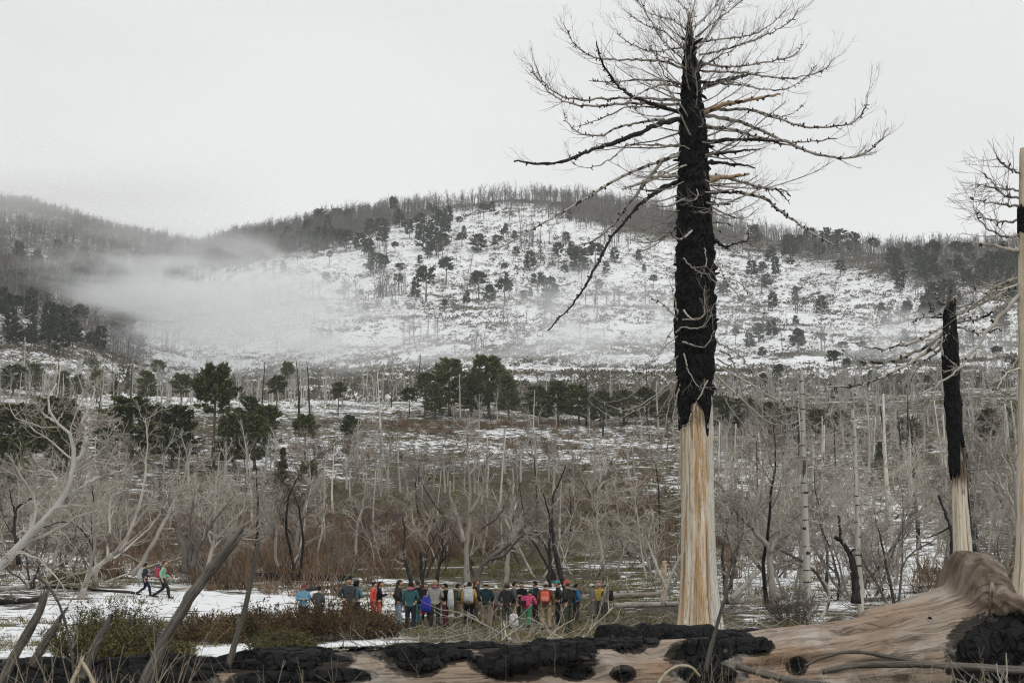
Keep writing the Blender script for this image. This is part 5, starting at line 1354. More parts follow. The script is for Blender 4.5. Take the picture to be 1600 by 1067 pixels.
ground_log('dark fallen limb on the snow left of the walking hikers', 60, 918, 210, 928, .16, MT['black_wood'], 506, branches=4)
ground_log('short dark fallen limb near the left picture edge', -10, 945, 66, 940, .3, MT['black_wood'], 507, branches=3)
ground_log('bleached fallen trunk behind the capped hikers', 905, 938, 1050, 930, .35, MT['grey_wood'], 508, branches=5)
ground_log('grey fallen trunk left of the pale lower trunk', 960, 950, 1062, 946, .3, MT['grey_wood'], 509, branches=3)
ground_log('bleached fallen trunk right of the pale lower trunk', 1130, 945, 1230, 935, .3, MT['grey_wood'], 510, branches=8)
ground_log('slanted bleached log leaning in the tangle by the forked tree', 1145, 958, 1190, 905, .28, MT['grey_wood'], 511, branches=6, lift=.6)
ground_log('pale fallen branch behind the walking hikers', 262, 922, 420, 912, .14, MT['grey_wood'], 512, branches=10)
ground_log('thin grey fallen branch across the thicket foot', 560, 898, 760, 893, .16, MT['grey_wood'], 513, branches=9, lift=.3)
ground_log('far fallen log on the brown slope at right', 1120, 812, 1260, 806, .4, MT['grey_wood'], 514, branches=2)
ground_log('dark branching log on the snow by the sitting hikers', 470, 925, 540, 915, .2, MT['black_wood'], 515, branches=10)
# loose branches piled in front of the hikers
for i in range(34):
    u = 640 + 330 * lr.random(); Y = 26 + 20 * lr.random(); g = ground(u, Y)
    ang = lr.normal(0, .9) + (math.pi if lr.random() < .5 else 0); L = .9 + 1.9 * lr.random(); tilt = .12 + .45 * lr.random() ** 2
    t = thing('fallen_branch', '%s loose grey branch from the left in the pile before the hikers' % ORD[i], 'branch', tuple(g + np.array([0, 0, .02])), 'loose branches before the hikers')
    P = paths(np.zeros((1, 3)), np.array([[math.cos(ang), .5 * math.sin(ang), tilt]]), np.array([L]), 9, lr, -.02, .12)
    P[..., 2] = np.maximum(P[..., 2], .02); r = .018 + .03 * lr.random(); R = r * np.linspace(1, .4, 9)[None]
    Acc().add(*tubes(P, R, 6)).obj('shaft', (MT['grey_wood'], MT['straw'], MT['pole_plain'])[i % 3], t)
    B, BRr = kids(P, R, lr, 4, .25, 1, (25, 70), (.3, .6), 5, .06, .18, .6, .006)
    a = Acc().add(*tubes(B, BRr, 4, False)[:2]); C_, CR_ = kids(B, BRr, lr, 3, .3, 1, (25, 60), (.4, .7), 4, .05, .18, .6, .004); a.add(*tubes(C_, CR_, 3, False)[:2])
    a.obj('twigs', MT['grey_twig'], t)
objs = sorted([o for o in COL.objects if o.get('group') == 'loose branches before the hikers'], key=lambda o: proj(np.array(o.location))[0])
for i, o in enumerate(objs): o['label'] = '%s loose grey branch from the left in the pile before the hikers' % ORD[i]
# small litter and dry stems
a = Acc()
def litter(n, u0, u1, y0, y1, L, r, tilt=.25):
    u = u0 + (u1 - u0) * lr.random(n); Y = y0 + (y1 - y0) * lr.random(n); x = (u - 800) / FPX * Y
    p = np.stack([x, Y, height(x, Y) + .01], -1); an = lr.random(n) * 6.283
    P = paths(p, np.stack([np.cos(an), np.sin(an), lr.random(n) * tilt], -1), L * (.4 + lr.random(n)), 5, lr, 0, .15)
    R = (r * (.5 + lr.random(n)))[:, None] * np.linspace(1, .5, 5)[None]
    a.add(*tubes(P, R, 3, False)[:2])
litter(900, 600, 1100, 25, 62, .8, .012, .5); litter(900, 0, 1600, 50, 95, 1.0, .018, .4); litter(900, 1000, 1640, 10.2, 14, .55, .007, .8); litter(600, 1050, 1620, 50, 90, 1.2, .02, .6)
tag(a.obj('twig_litter', MT['grey_twig'], flat=True), 'scattered twig litter lying on the ground', 'litter', kind='stuff')
a = Acc()
def stems(n, u0, u1, y0, y1, L, r, up=.0):
    u = u0 + (u1 - u0) * lr.random(n); Y = y0 + (y1 - y0) * lr.random(n); x = (u - 800) / FPX * Y
    p = np.stack([x, Y, height(x, Y) - .05], -1)
    P = paths(p, np.stack([lr.normal(0, .35, n), lr.normal(0, .2, n), np.ones(n)], -1), L * (.5 + .7 * lr.random(n)), 7, lr, up, .10)
    R = (r * (.6 + .8 * lr.random(n)))[:, None] * np.linspace(1, .35, 7)[None]
    a.add(*tubes(P, R, 3, False)[:2])
    B, BRr = kids(P, R, lr, 3, .4, 1, (20, 50), (.2, .45), 4, .05, .12, .7, .0012)
    a.add(*tubes(B, BRr, 3, False)[:2])
stems(70, 0, 260, 9, 11.5, 1.1, .005); stems(130, 1000, 1250, 10.5, 14, .8, .003); stems(120, 1250, 1620, 10.5, 13.5, .55, .003); stems(40, 560, 1000, 11, 13, .95, .003); stems(50, 260, 560, 10, 11.6, .95, .003)
tag(a.obj('dry_stems', MT['straw'], flat=True), 'thin dry weed stems standing before the fallen trunk', 'weeds', kind='stuff')

# ------------------------------------------------------------------ low bushes behind the log
def bush(label, px, Y, wpx, hpx, mat, seed, nleaf=5000, depth=.7, leaf=.05, twig=True, group=None):
    rg = np.random.default_rng(seed); g = ground(px, Y); t = thing('low_bush', label, 'bush', tuple(g), group)
    w = wpx / FPX * Y / 2; h = hpx / FPX * Y
    n = 150
    an = rg.random(n) * 6.283; rr = np.sqrt(rg.random(n))
    p0 = np.stack([np.cos(an) * rr * w * .75, np.sin(an) * rr * w * depth * .75, np.full(n, -.05)], -1)
    d0 = np.stack([np.cos(an) * rr * .7, np.sin(an) * rr * .7, np.ones(n)], -1)
    L = h * (1.12 - .45 * rr ** 2) * (.65 + .4 * rg.random(n))
    P = paths(p0, d0, L, 6, rg, .03, .12); R = np.full((n, 1), .008) * np.linspace(1, .4, 6)[None]
    a = Acc().add(*tubes(P, R, 3, False)[:2])
    B, BRr = kids(P, R, rg, 7, .15, 1, (20, 55), (.25, .5), 4, .08, .15, .6, .003)
    a.add(*tubes(B, BRr, 3, False)[:2]); a.obj('stems', MT['trunk_dark'], t)
    par = rg.integers(0, len(B), nleaf); q = rg.random(nleaf) * 2.99; j = q.astype(int); f = (q - j)[:, None]
    c = B[par, j] * (1 - f) + B[par, j + 1] * f + rg.normal(0, .02, (nleaf, 3))
    d = unit(rg.normal(0, .7, (nleaf, 3)) + np.array([0, 0, .6])) * leaf * (.6 + .8 * rg.random((nleaf, 1))); e = unit(np.cross(d, rg.normal(size=(nleaf, 3)))) * leaf * .3
    Acc().add(np.stack([c - e, c + e, c + d], 1).reshape(-1, 3), None, np.arange(3 * nleaf).reshape(-1, 3)).obj('foliage', mat, t, flat=True)
bush('wide dark brown bush in front of the sitting hikers', 520, 46., 170, 62, MT['shrub_brown'], 601, 9000, .8, .075)
bush('brown bush left of the wide one, behind the thin stick', 415, 45., 150, 58, MT['shrub_brown'], 602, 8000, .8, .075)
bush('low brown bush between the leaning stake and the thin stick', 320, 44., 110, 48, MT['shrub_brown'], 603, 6000, .8, .07)
bush('small olive bush at the right foot of the thin stick', 440, 36., 110, 40, MT['shrub_olive'], 604, 6000, .8, .06)
bush('olive bush behind the short forked stake', 145, 31., 130, 86, MT['shrub_olive'], 605, 11000, .8, .05)
bush('olive bush left of the thick leaning stake', 195, 32., 80, 92, MT['shrub_olive'], 606, 9000, .8, .05)
bush('small green bush below the brown bushes', 275, 33., 60, 30, MT['shrub_olive'], 607, 4000, .8, .05)
bush('dark twiggy bush at the foot of the nearer ringed trunk', 1235, 60., 70, 70, MT['shrub_brown'], 608, 1500, .8, .06)
bush('yellow-green tussock bush below the pale leaning tree', 110, 82., 60, 22, MT['grass'], 609, 3000, .8, .1)
bush('yellowish bush at the dark split stump', 330, 88., 46, 22, MT['grass'], 610, 2500, .8, .1)
bush('brown bush at the right end of the wide brown bush', 590, 46.5, 60, 44, MT['shrub_brown'], 611, 4000, .8, .07)
# ------------------------------------------------------------------ people
def superell(c, r, e=.5, nu=18, nv=12, taper=0.):
    th = np.linspace(-np.pi, np.pi, nu, endpoint=False); ph = np.linspace(-np.pi / 2, np.pi / 2, nv + 1)
    f = lambda x, p: np.sign(x) * np.abs(x) ** p
    z = f(np.sin(ph), e); q = f(np.cos(ph), e)
    V = np.stack([np.outer(q, f(np.cos(th), e)), np.outer(q, f(np.sin(th), e)), np.outer(z, np.ones(nu))], -1)
    V[..., :2] *= (1 - taper * V[..., 2:3])
    return V.reshape(-1, 3) * np.array(r) + np.array(c), grid_faces(nv + 1, nu)
def skeleton(pose):
    s = 1
    J = {'pelvis': (0, 0, .96), 'spine': (0, .0, 1.14), 'chest': (0, .01, 1.34), 'neck0': (0, -.005, 1.47), 'neck1': (0, .01, 1.54)}
    arms = {'stand': [(.235, -.02, 1.15), (.245, .07, .91)], 'pockets': [(.265, -.07, 1.16), (.175, .09, 1.0)], 'cross': [(.235, .04, 1.15), (.05, .22, 1.17)], 'reach': [(.235, .1, 1.2), (.2, .32, 1.28)]}
    A = {'stand': ('stand', 'stand'), 'pockets': ('pockets', 'pockets'), 'cross': ('cross', 'cross'), 'reach': ('reach', 'stand'), 'walk': ('w1', 'w2'), 'hold': ('cross', 'stand'), 'bend': ('reach', 'reach')}[pose]
    arms['w1'] = [(.235, -.10, 1.16), (.23, -.02, .93)]; arms['w2'] = [(.225, .04, 1.15), (.215, .24, 1.0)]
    for sd, nm in ((1, 'r'), (-1, 'l')):
        e, w = arms[A[0 if sd > 0 else 1]]
        J['sh' + nm] = (sd * .175, -.005, 1.425)
        J['el' + nm] = (sd * e[0], e[1], e[2]); J['wr' + nm] = (sd * w[0], w[1], w[2])
        J['hip' + nm] = (sd * .092, 0, .90); J['kn' + nm] = (sd * .105, .02, .50); J['an' + nm] = (sd * .115, -.025, .09)
    if pose == 'walk':
        J['knr'] = (.09, .20, .52); J['anr'] = (.09, .27, .10); J['knl'] = (-.10, .00, .49); J['anl'] = (-.10, -.36, .16)
    if pose == 'bend':
        for k, (dy, dz) in {'chest': (.12, -.03), 'neck0': (.20, -.06), 'neck1': (.25, -.07), 'shr': (.17, -.05), 'shl': (.17, -.05), 'elr': (.2, -.12), 'ell': (.2, -.12), 'wrr': (.12, -.22), 'wrl': (.12, -.22), 'spine': (.05, 0)}.items():
            x, y, z = J[k]; J[k] = (x, y + dy, z + dz)
    return {k: np.array(v) for k, v in J.items()}
def skin_obj(verts, edges, radii, root):
    me = bpy.data.meshes.new('skin'); me.from_pydata([tuple(v) for v in verts], edges, [])
    o = bpy.data.objects.new('skin', me); COL.objects.link(o)
    o.modifiers.new('s', 'SKIN'); sub = o.modifiers.new('u', 'SUBSURF'); sub.levels = sub.render_levels = 2
    for i, d in enumerate(me.skin_vertices[0].data):
        d.radius = radii[i] if not np.isscalar(radii[i]) else (radii[i], radii[i]); d.use_root = (i == root)
    return o
def chain_set(pose):
    J = skeleton(pose); out = {}
    def build(items, links):
        names = list(items); return skin_obj([items[k][0] for k in names], [(names.index(a), names.index(b)) for a, b in links], [items[k][1] for k in names], 0)
    # body: trunk, neck, limbs, hands with fingers
    it = {'pelvis': (J['pelvis'], .13), 'spine': (J['spine'], .12), 'chest': (J['chest'], .135), 'neck0': (J['neck0'], .065), 'neck1': (J['neck1'], .052)}
    it['neck2'] = (J['neck1'] + np.array([0, .01, .06]), .05)
    ln = [('pelvis', 'spine'), ('spine', 'chest'), ('chest', 'neck0'), ('neck0', 'neck1'), ('neck1', 'neck2')]
    for n in 'rl':
        sd = 1 if n == 'r' else -1
        it['sh' + n] = (J['sh' + n], .058); it['el' + n] = (J['el' + n], .042); it['wr' + n] = (J['wr' + n], .028)
        fd = unit(J['wr' + n] - J['el' + n]); sidev = unit(np.cross(fd, np.array([sd * 1., 0, .2]))); pn = np.cross(fd, sidev)
        palm = J['wr' + n] + fd * .075; it['palm' + n] = (palm, (.036, .02))
        ln += [('chest', 'sh' + n), ('sh' + n, 'el' + n), ('el' + n, 'wr' + n), ('wr' + n, 'palm' + n)]
        for f in range(4):
            o_ = sidev * (.03 - .02 * f); L = (.075, .085, .08, .062)[f]
            a_ = palm + fd * .03 + o_; b_ = a_ + fd * L * .5 + pn * sd * .004; c_ = b_ + fd * L * .4 + pn * sd * -.018
            it['f%d%s' % (f, n)] = (a_, .0095); it['g%d%s' % (f, n)] = (b_, .009); it['h%d%s' % (f, n)] = (c_, .0075)
            ln += [('palm' + n, 'f%d%s' % (f, n)), ('f%d%s' % (f, n), 'g%d%s' % (f, n)), ('g%d%s' % (f, n), 'h%d%s' % (f, n))]
        tb = J['wr' + n] + fd * .035 + sidev * .025; te = tb + fd * .035 + sidev * .03
        it['t0' + n] = (tb, .012); it['t1' + n] = (te, .0095); ln += [('wr' + n, 't0' + n), ('t0' + n, 't1' + n)]
        it['hip' + n] = (J['hip' + n], .085); it['kn' + n] = (J['kn' + n], .055); it['an' + n] = (J['an' + n], .04)
        ln += [('pelvis', 'hip' + n), ('hip' + n, 'kn' + n), ('kn' + n, 'an' + n)]
    out['body'] = build(it, ln)
    up = np.array([0, 0, 1.])
    it = {'spine': (J['spine'], .150), 'pelvis': (J['pelvis'] - up * .02, .155), 'hem': (J['pelvis'] - up * .14, .165), 'chest': (J['chest'], .165), 'neck0': (J['neck0'] + up * .01, .092), 'col': (J['neck0'] + up * .055, .075)}
    ln = [('spine', 'pelvis'), ('pelvis', 'hem'), ('spine', 'chest'), ('chest', 'neck0'), ('neck0', 'col')]
    for n in 'rl':
        it['sh' + n] = (J['sh' + n], .078); m_ = (J['sh' + n] + J['el' + n]) / 2; it['up' + n] = (m_, .068); it['el' + n] = (J['el' + n], .062); it['wr' + n] = (J['el' + n] * .12 + J['wr' + n] * .88, .046)
        ln += [('chest', 'sh' + n), ('sh' + n, 'up' + n), ('up' + n, 'el' + n), ('el' + n, 'wr' + n)]
    out['jacket'] = build(it, ln)
    it = {'pelvis': (J['pelvis'] + up * .02, .138)}; ln = []
    for n in 'rl':
        it['hip' + n] = (J['hip' + n] - up * .03, .102); m_ = (J['hip' + n] + J['kn' + n]) / 2; it['th' + n] = (m_, .088); it['kn' + n] = (J['kn' + n], .074); c_ = (J['kn' + n] + J['an' + n]) / 2; it['ca' + n] = (c_, .072); it['an' + n] = (J['an' + n] * .94 + J['kn' + n] * .06, .064)
        ln += [('pelvis', 'hip' + n), ('hip' + n, 'th' + n), ('th' + n, 'kn' + n), ('kn' + n, 'ca' + n), ('ca' + n, 'an' + n)]
    out['trousers'] = build(it, ln)
    return out, J
POSES = ('stand', 'pockets', 'cross', 'reach', 'walk', 'hold', 'bend')
raw = {p: chain_set(p) for p in POSES}
bpy.context.view_layer.update()
dg = bpy.context.evaluated_depsgraph_get()
def head_verts(c):
    nu, nv = 24, 18
    th = np.linspace(0, 2 * np.pi, nu, endpoint=False); ph = np.linspace(0, np.pi, nv + 1)
    V = np.stack([np.outer(np.sin(ph), np.cos(th)), np.outer(np.sin(ph), np.sin(th)), np.outer(np.cos(ph), np.ones(nu))], -1)
    x, y, z = V[..., 0], V[..., 1], V[..., 2]
    w = 1 - .22 * smooth(.1, -1, z); dpt = 1 - .1 * smooth(0, -1, z)
    X = x * .077 * w; Y = y * .098 * dpt; Z = z * .118
    fr = np.clip(y, 0, 1) ** 6
    Y = Y + fr * (.022 * np.exp(-(x / .16) ** 2 - ((z + .12) / .2) ** 2) - .012 * np.exp(-((np.abs(x) - .36) / .16) ** 2 - ((z - .05) / .14) ** 2) + .010 * np.exp(-(x / .3) ** 2 - ((z + .75) / .18) ** 2) + .005 * np.exp(-(x / .3) ** 2 - ((z + .45) / .07) ** 2))
    V = np.stack([X, Y, Z], -1).reshape(-1, 3) + c
    fcs = grid_faces(nv + 1, nu); ear = []
    return V, fcs
BODY = {}
for p_ in POSES:
    d_, J = raw[p_]; BODY[p_] = {'J': J}
    for nm, o in d_.items():
        me = bpy.data.meshes.new_from_object(o.evaluated_get(dg))
        n = len(me.vertices); co = np.zeros(n * 3, np.float32); me.vertices.foreach_get('co', co); co = co.reshape(-1, 3).astype(float)
        core = smooth(.25, .13, np.abs(co[:, 0])) * smooth(.74, .86, co[:, 2]) * smooth(1.5, 1.42, co[:, 2])
        yc = np.interp(co[:, 2], [.9, 1.14, 1.34, 1.5], [0, J['spine'][1], J['chest'][1], J['neck0'][1]])
        co[:, 1] = yc + (co[:, 1] - yc) * (1 - .22 * core)
        co[:, 0] *= (1 + .10 * core * smooth(1.1, 1.35, co[:, 2]))
        if nm != 'body':                         # cloth folds
            nrm = np.zeros(n * 3, np.float32); me.vertices.foreach_get('normal', nrm); nrm = nrm.reshape(-1, 3)
            co += nrm * ((fbm(co[:, 0] * 9, co[:, 1] * 9, co[:, 2] * 16, 3, 5)[:, None] - .5) * .034)
        me.vertices.foreach_set('co', co.astype(np.float32).ravel())
        me.polygons.foreach_set('use_smooth', np.ones(len(me.polygons), bool)); me.update()
        if nm == 'body':
            qs = np.array([list(f.vertices) + ([f.vertices[0]] if len(f.vertices) == 3 else []) for f in me.polygons if len(f.vertices) == 4])
            a = Acc().add(co, qs); hc = J['neck1'] + np.array([0, .028, .115]); BODY[p_]['head'] = hc
            a.add(*head_verts(hc))
            for sd in (-1, 1): a.add(*superell(hc + np.array([sd * .078, -.005, -.01]), (.011, .022, .033), .9, 10, 6))
            nmain = sum(len(q) for q in a.Q)
            for sd in (-1, 1): a.add(*superell(hc + np.array([sd * .029, .086, .006]), (.013, .008, .006), 1, 8, 5))
            a.add(*superell(hc + np.array([0, .086, -.053]), (.022, .006, .005), 1, 8, 5))
            for sd in (-1, 1): a.add(*superell(hc + np.array([sd * .03, .089, .024]), (.018, .006, .004), 1, 8, 5))
            m2 = a.mesh('body'); mi = np.zeros(len(m2.polygons), np.int32); mi[nmain:] = 1; m2.polygons.foreach_set('material_index', mi)
            m2.materials.append(None); m2.materials.append(None); me2 = m2
        else:
            me.materials.clear(); me.materials.append(None); me.name = nm; me2 = me
        BODY[p_][nm] = me2
    for o in d_.values(): bpy.data.objects.remove(o)
    a = Acc()
    sh = {}
    for n in 'rl':
        an = J['an' + n]; V, Q = superell((0, .06, -.045), (.052, .135, .045), .7, 14, 8); up_ = V[:, 1] > .1; V[up_, 2] -= .01
        if p_ == 'walk' and n == 'l': V = V @ np.array([[1, 0, 0], [0, .77, .64], [0, -.64, .77]]).T[:, :] if False else V * 1.0
        b = Acc().add(V + an, Q); b.add(*superell(an + np.array([0, -.005, .03]), (.05, .055, .06), .8, 12, 6)); sh[n] = b.mesh('shoe'); sh[n].materials.append(None)
    BODY[p_]['shoes'] = sh
CM = {}
def cloth(c, rough=.85):
    g_ = .3 * c[0] + .6 * c[1] + .1 * c[2]; c = tuple(.80 * (x * .82 + g_ * .18) for x in c)
    key = tuple(round(x, 3) for x in c)
    if key not in CM: CM[key] = simple('cloth', tuple(x * .78 for x in c), tuple(min(1, x * 1.18) for x in c), 14., rough=rough, bump=.25)
    return CM[key]
SKIN = simple('skin', (.42, .25, .17), (.52, .32, .23), 20, rough=.55); FACE = simple('face_features', (.05, .028, .022), (.09, .05, .04), 20, rough=.5)
SOLE = cloth((.03, .028, .026))
def setm(o, *ms):
    for i, m in enumerate(ms): o.material_slots[i].link = 'OBJECT'; o.material_slots[i].material = m
def headgear(kind, hc):
    """hair or hat meshes round the head centre: list of (name, Acc, colour index)"""
    nu, nv = 20, 10; th = np.linspace(0, 2 * np.pi, nu, endpoint=False); res = []
    def dome(rx, ry, rz, low, off, lowfront=None):
        a = Acc(); P = []
        for i in range(nv + 1):
            f = i / nv
            zb = np.where(np.sin(th) > .2, lowfront if lowfront is not None else low, low)
            ph = f * (np.arccos(np.clip(zb, -1, 1)))
            P.append(np.stack([np.sin(ph) * np.cos(th) * rx, np.sin(ph) * np.sin(th) * ry, np.cos(ph) * rz], -1))
        V = np.array(P); V = V * (1 + .05 * (fbm(V[..., 0] * 30, V[..., 1] * 30, V[..., 2] * 30, 2, 3)[..., None] - .5)) + hc + np.array(off)
        return Acc().add(V, grid_faces(nv + 1, nu))
    if kind in ('short', 'long', 'band'):
        h = dome(.087, .108, .128, -.35, (0, -.008, .006), .45)
        if kind == 'long':
            t = np.linspace(-2.7, -.44, 14); rows = []
            for f in np.linspace(0, 1, 9):
                r = .088 + .02 * f; rows.append(np.stack([np.cos(t) * r * (1 + .25 * f), np.sin(t) * (.105 - .01 * f) - .015, np.full(14, .03 - .34 * f) + .01 * np.sin(t * 9)], -1))
            h.add(np.array(rows) + hc, grid_faces(9, 14, False))
        res.append(('hair', h, 0))
        if kind == 'band':
            a = Acc(); V = np.array([np.stack([np.cos(th) * .095 * s, np.sin(th) * .116 * s, np.full(nu, z)], -1) for s, z in ((.95, .015), (1.02, .03), (1.02, .075), (.94, .09))]) + hc + np.array([0, -.005, 0]); a.add(V, grid_faces(4, nu)); res.append(('headband', a, 1))
    if kind == 'beanie':
        h = dome(.092, .112, .15, .05, (0, -.006, .012)); V = np.array([np.stack([np.cos(th) * .096 * s, np.sin(th) * .117 * s, np.full(nu, z)], -1) for s, z in ((.95, .0), (1.03, .008), (1.03, .05), (.95, .06))]) + hc + np.array([0, -.005, .005]); h.add(V, grid_faces(4, nu)); res.append(('beanie', h, 1))
        res.append(('hair', dome(.083, .104, .12, -.4, (0, -.012, 0), .3), 0))
    if kind == 'cap':
        h = dome(.090, .111, .135, .12, (0, -.004, .012)); t = np.linspace(.35, np.pi - .35, 12)
        V = np.array([np.stack([np.cos(t) * .088 * (1 + .0 * s), .085 + np.sin(t) * (.03 + .085 * s) - .02, np.full(12, .032 - .018 * s * np.sin(t))], -1) for s in (0, .5, 1.)]); B_ = V.copy(); B_[..., 2] -= .006
        h.add(V + hc, grid_faces(3, 12, False)); h.add(B_ + hc, grid_faces(3, 12, False)[:, ::-1]); res.append(('cap', h, 1)); res.append(('hair', dome(.083, .104, .12, -.4, (0, -.012, 0), .35), 0))
    if kind == 'hood':
        h = dome(.105, .125, .15, -.75, (0, -.012, .0), .25); res.append(('hood', h, 1))
    return res
HG = {}
def person(label, px, head, feet, hd, pose, jac, tro, hat, hcol, hat_col=None, scarf=None, Y=None):
    if Y is None: p = place(px, feet, 40)
    else: p = ground(px, Y)
    top = at(px, head, p[1])[2]; H = top - p[2]; sc = float(np.clip(H / 1.77, .86, 1.12))
    p[2] = top - 1.77 * sc if Y is None and abs(top - 1.77 * sc - p[2]) < .25 else p[2]
    p[2] = min(p[2], float(height(p[0], p[1])) + .02)
    B = BODY[pose]; t = thing('person', label, 'person', tuple(p), 'hikers', -math.radians(hd), (sc * 1.16, sc * 1.18, sc))
    o = link('body', B['body'], t); setm(o, SKIN, FACE)
    o = link('jacket', B['jacket'], t); setm(o, cloth(jac))
    o = link('trousers', B['trousers'], t); setm(o, cloth(tro))
    for n in 'rl': o = link('shoe', B['shoes'][n], t); setm(o, SOLE)
    if (pose, hat) not in HG:
        HG[pose, hat] = [(nm, a.mesh(nm), i) for nm, a, i in headgear(hat, B['head'])]
        for nm, m, i in HG[pose, hat]: m.materials.append(None)
    for nm, m, i in HG[pose, hat]: o = link(nm, m, t); setm(o, cloth(hat_col if i and hat_col else hcol))
    if scarf:
        c = B['J']['neck1']; k = np.linspace(0, 2 * np.pi, 20)
        P = np.stack([np.cos(k) * .088, np.sin(k) * .088, -.015 + .02 * np.cos(k * 2)], -1) + c
        Acc().add(*tubes(P, np.full(20, .038), 8)).obj('scarf', cloth(scarf), t)
    return t, B, sc
def backpack(pt, label, col, kind='big', col2=None):
    t, B, sc = pt; J = B['J']
    o = thing('backpack', label, 'backpack', tuple(t.location), 'bags of the hikers', 0, tuple(t.scale)); o.rotation_euler = t.rotation_euler
    w, d, h = {'big': (.16, .11, .26), 'small': (.14, .07, .20), 'tall': (.17, .13, .31)}[kind]
    c = J['chest'] + np.array([0, -.155 - d * .6, -.10])
    Acc().add(*superell(c, (w, d, h), .45, 24, 16, .08)).obj('bag_body', cloth(col), o)
    Acc().add(*superell(c + np.array([0, -d * .85, -h * .35]), (w * .75, d * .35, h * .42), .5, 18, 10)).obj('front_pocket', cloth(col2 or tuple(x * .7 for x in col)), o)
    if kind != 'small': Acc().add(*superell(c + np.array([0, 0, h * .92]), (w * .85, d * .85, h * .16), .6, 18, 10)).obj('top_lid', cloth(col2 or tuple(x * .8 for x in col)), o)
    for sd in (-1, 1):
        q = np.array([[sd * .10, -.12, .03], [sd * .115, -.09, .13], [sd * .12, .03, .15], [sd * .125, .145, .06], [sd * .13, .15, -.08], [sd * .15, .06, -.2]]) + J['chest']
        Acc().add(*tubes(resample(q, 16), np.full(16, .018), 6)).obj('strap', cloth(tuple(x * .5 for x in col)), o)
BK, NV, OL, KH, DG, GY = (.012, .012, .014), (.015, .02, .035), (.035, .038, .024), (.28, .22, .15), (.03, .035, .038), (.33, .32, .30)
HB, HK, HBL = (.06, .035, .022), (.012, .011, .011), (.42, .30, .17)
person('long-haired hiker in dark jacket and pale jeans, left end of the group', 622, 906, 984, 75, 'pockets', (.028, .034, .034), (.24, .33, .40), 'long', HB)
person('hiker in teal jacket with pink scarf and navy trousers seen from behind', 641, 909, 986, 15, 'hold', (.03, .135, .145), (.022, .03, .045), 'short', HK, scarf=(.62, .07, .25))
person('hiker in black jacket and teal trousers just right of the teal jacket', 652, 907, 978, 300, 'cross', BK, (.06, .15, .17), 'short', HB)
person('dark-clothed hiker facing the camera behind the blue bag', 665, 911, 972, 175, 'cross', (.02, .018, .018), BK, 'short', HB)
g5 = person('blond hiker in grey coat with pink scarf seen from behind', 679, 906, 982, 8, 'hold', (.36, .345, .32), (.035, .036, .034), 'short', HBL, scarf=(.36, .06, .14))
person('hiker in black jacket turned left beside the grey coat', 696, 911, 980, 285, 'cross', BK, (.12, .02, .045), 'short', HK)
p7 = person('hiker in olive jacket and dark cap looking right', 714, 912, 974, 60, 'pockets', (.075, .085, .05), (.17, .125, .085), 'cap', HK, BK)
g8 = person('hiker in yellow jacket seen from behind', 733, 909, 978, 5, 'stand', (.75, .38, .03), BK, 'short', HK)
person('hiker in pale hat behind the yellow jacket', 727, 911, 970, 100, 'stand', (.10, .12, .07), (.1, .09, .07), 'beanie', HB, (.45, .45, .42))
person('curly red-brown haired hiker right of the yellow jacket', 742, 906, 972, 70, 'cross', (.03, .02, .03), (.06, .06, .05), 'long', (.16, .055, .03))
person('hiker in dark teal jacket and pale headband with khaki trousers', 759, 909, 979, 3, 'pockets', (.012, .045, .055), KH, 'band', HK, (.62, .58, .5))
person('small hiker in white hat facing the camera', 775, 916, 972, 178, 'stand', (.16, .16, .15), (.12, .05, .04), 'beanie', HB, (.72, .72, .70))
person('broad hiker in long charcoal coat and brown cap seen from behind', 792, 911, 983, 12, 'pockets', (.03, .03, .034), (.075, .078, .06), 'beanie', HB, (.14, .055, .045))
person('dark-haired hiker in ochre trousers behind the charcoal coat', 803, 909, 974, 80, 'stand', (.12, .115, .11), (.22, .16, .06), 'short', HK)
person('hiker in black jacket facing left among the middle heads', 815, 910, 970, 200, 'cross', BK, BK, 'short', HK)
g15 = person('hiker in green beanie, pink jacket and bright green trousers bending forward', 823, 918, 982, 35, 'bend', (.85, .06, .22), (.03, .30, .13), 'beanie', HK, (.02, .10, .05))
person('hiker in navy jacket turned left behind the green beanie', 837, 908, 974, 290, 'pockets', NV, BK, 'short', HK)
g17 = person('hiker in brown jacket, grey cap and khaki trousers seen from behind', 853, 909, 986, 10, 'stand', (.17, .075, .035), (.40, .29, .17), 'cap', HB, (.36, .33, .30))
person('hiker in bright blue cap and black jacket', 872, 907, 977, 265, 'pockets', (.022, .027, .026), BK, 'cap', HB, (.02, .25, .38))
person('hiker in red cap, dark olive jacket and olive trousers', 887, 907, 990, 300, 'pockets', (.026, .033, .022), (.06, .07, .045), 'cap', HB, (.48, .075, .06))
g20 = person('hiker in bright blue jacket right of the red cap', 900, 912, 973, 60, 'stand', (.012, .19, .42), (.06, .05, .05), 'short', HK)
person('hiker in white cap and dark vest at the right end of the group', 926, 912, 967, 280, 'hold', (.22, .21, .20), (.20, .19, .17), 'cap', HK, (.72, .68, .66))
person('hiker in pink cap and yellow jacket at the right end of the group', 937, 911, 964, 200, 'stand', (.68, .47, .04), (.12, .12, .11), 'cap', HB, (.68, .30, .27))
g23 = person('hiker in black cap with grey sleeves, rightmost of the group', 947, 914, 965, 285, 'stand', (.24, .23, .22), (.07, .07, .06), 'cap', HK, BK)
person('hiker in red knit hat and light blue jacket behind the brown bush', 473, 913, 975, 170, 'cross', (.14, .40, .62), (.05, .05, .07), 'beanie', (.10, .02, .02), (.30, .03, .04), Y=58.)
person('dark-haired hiker in grey jacket half hidden behind the brown bush', 497, 916, 975, 20, 'pockets', (.10, .11, .12), BK, 'short', HK, Y=58.5)
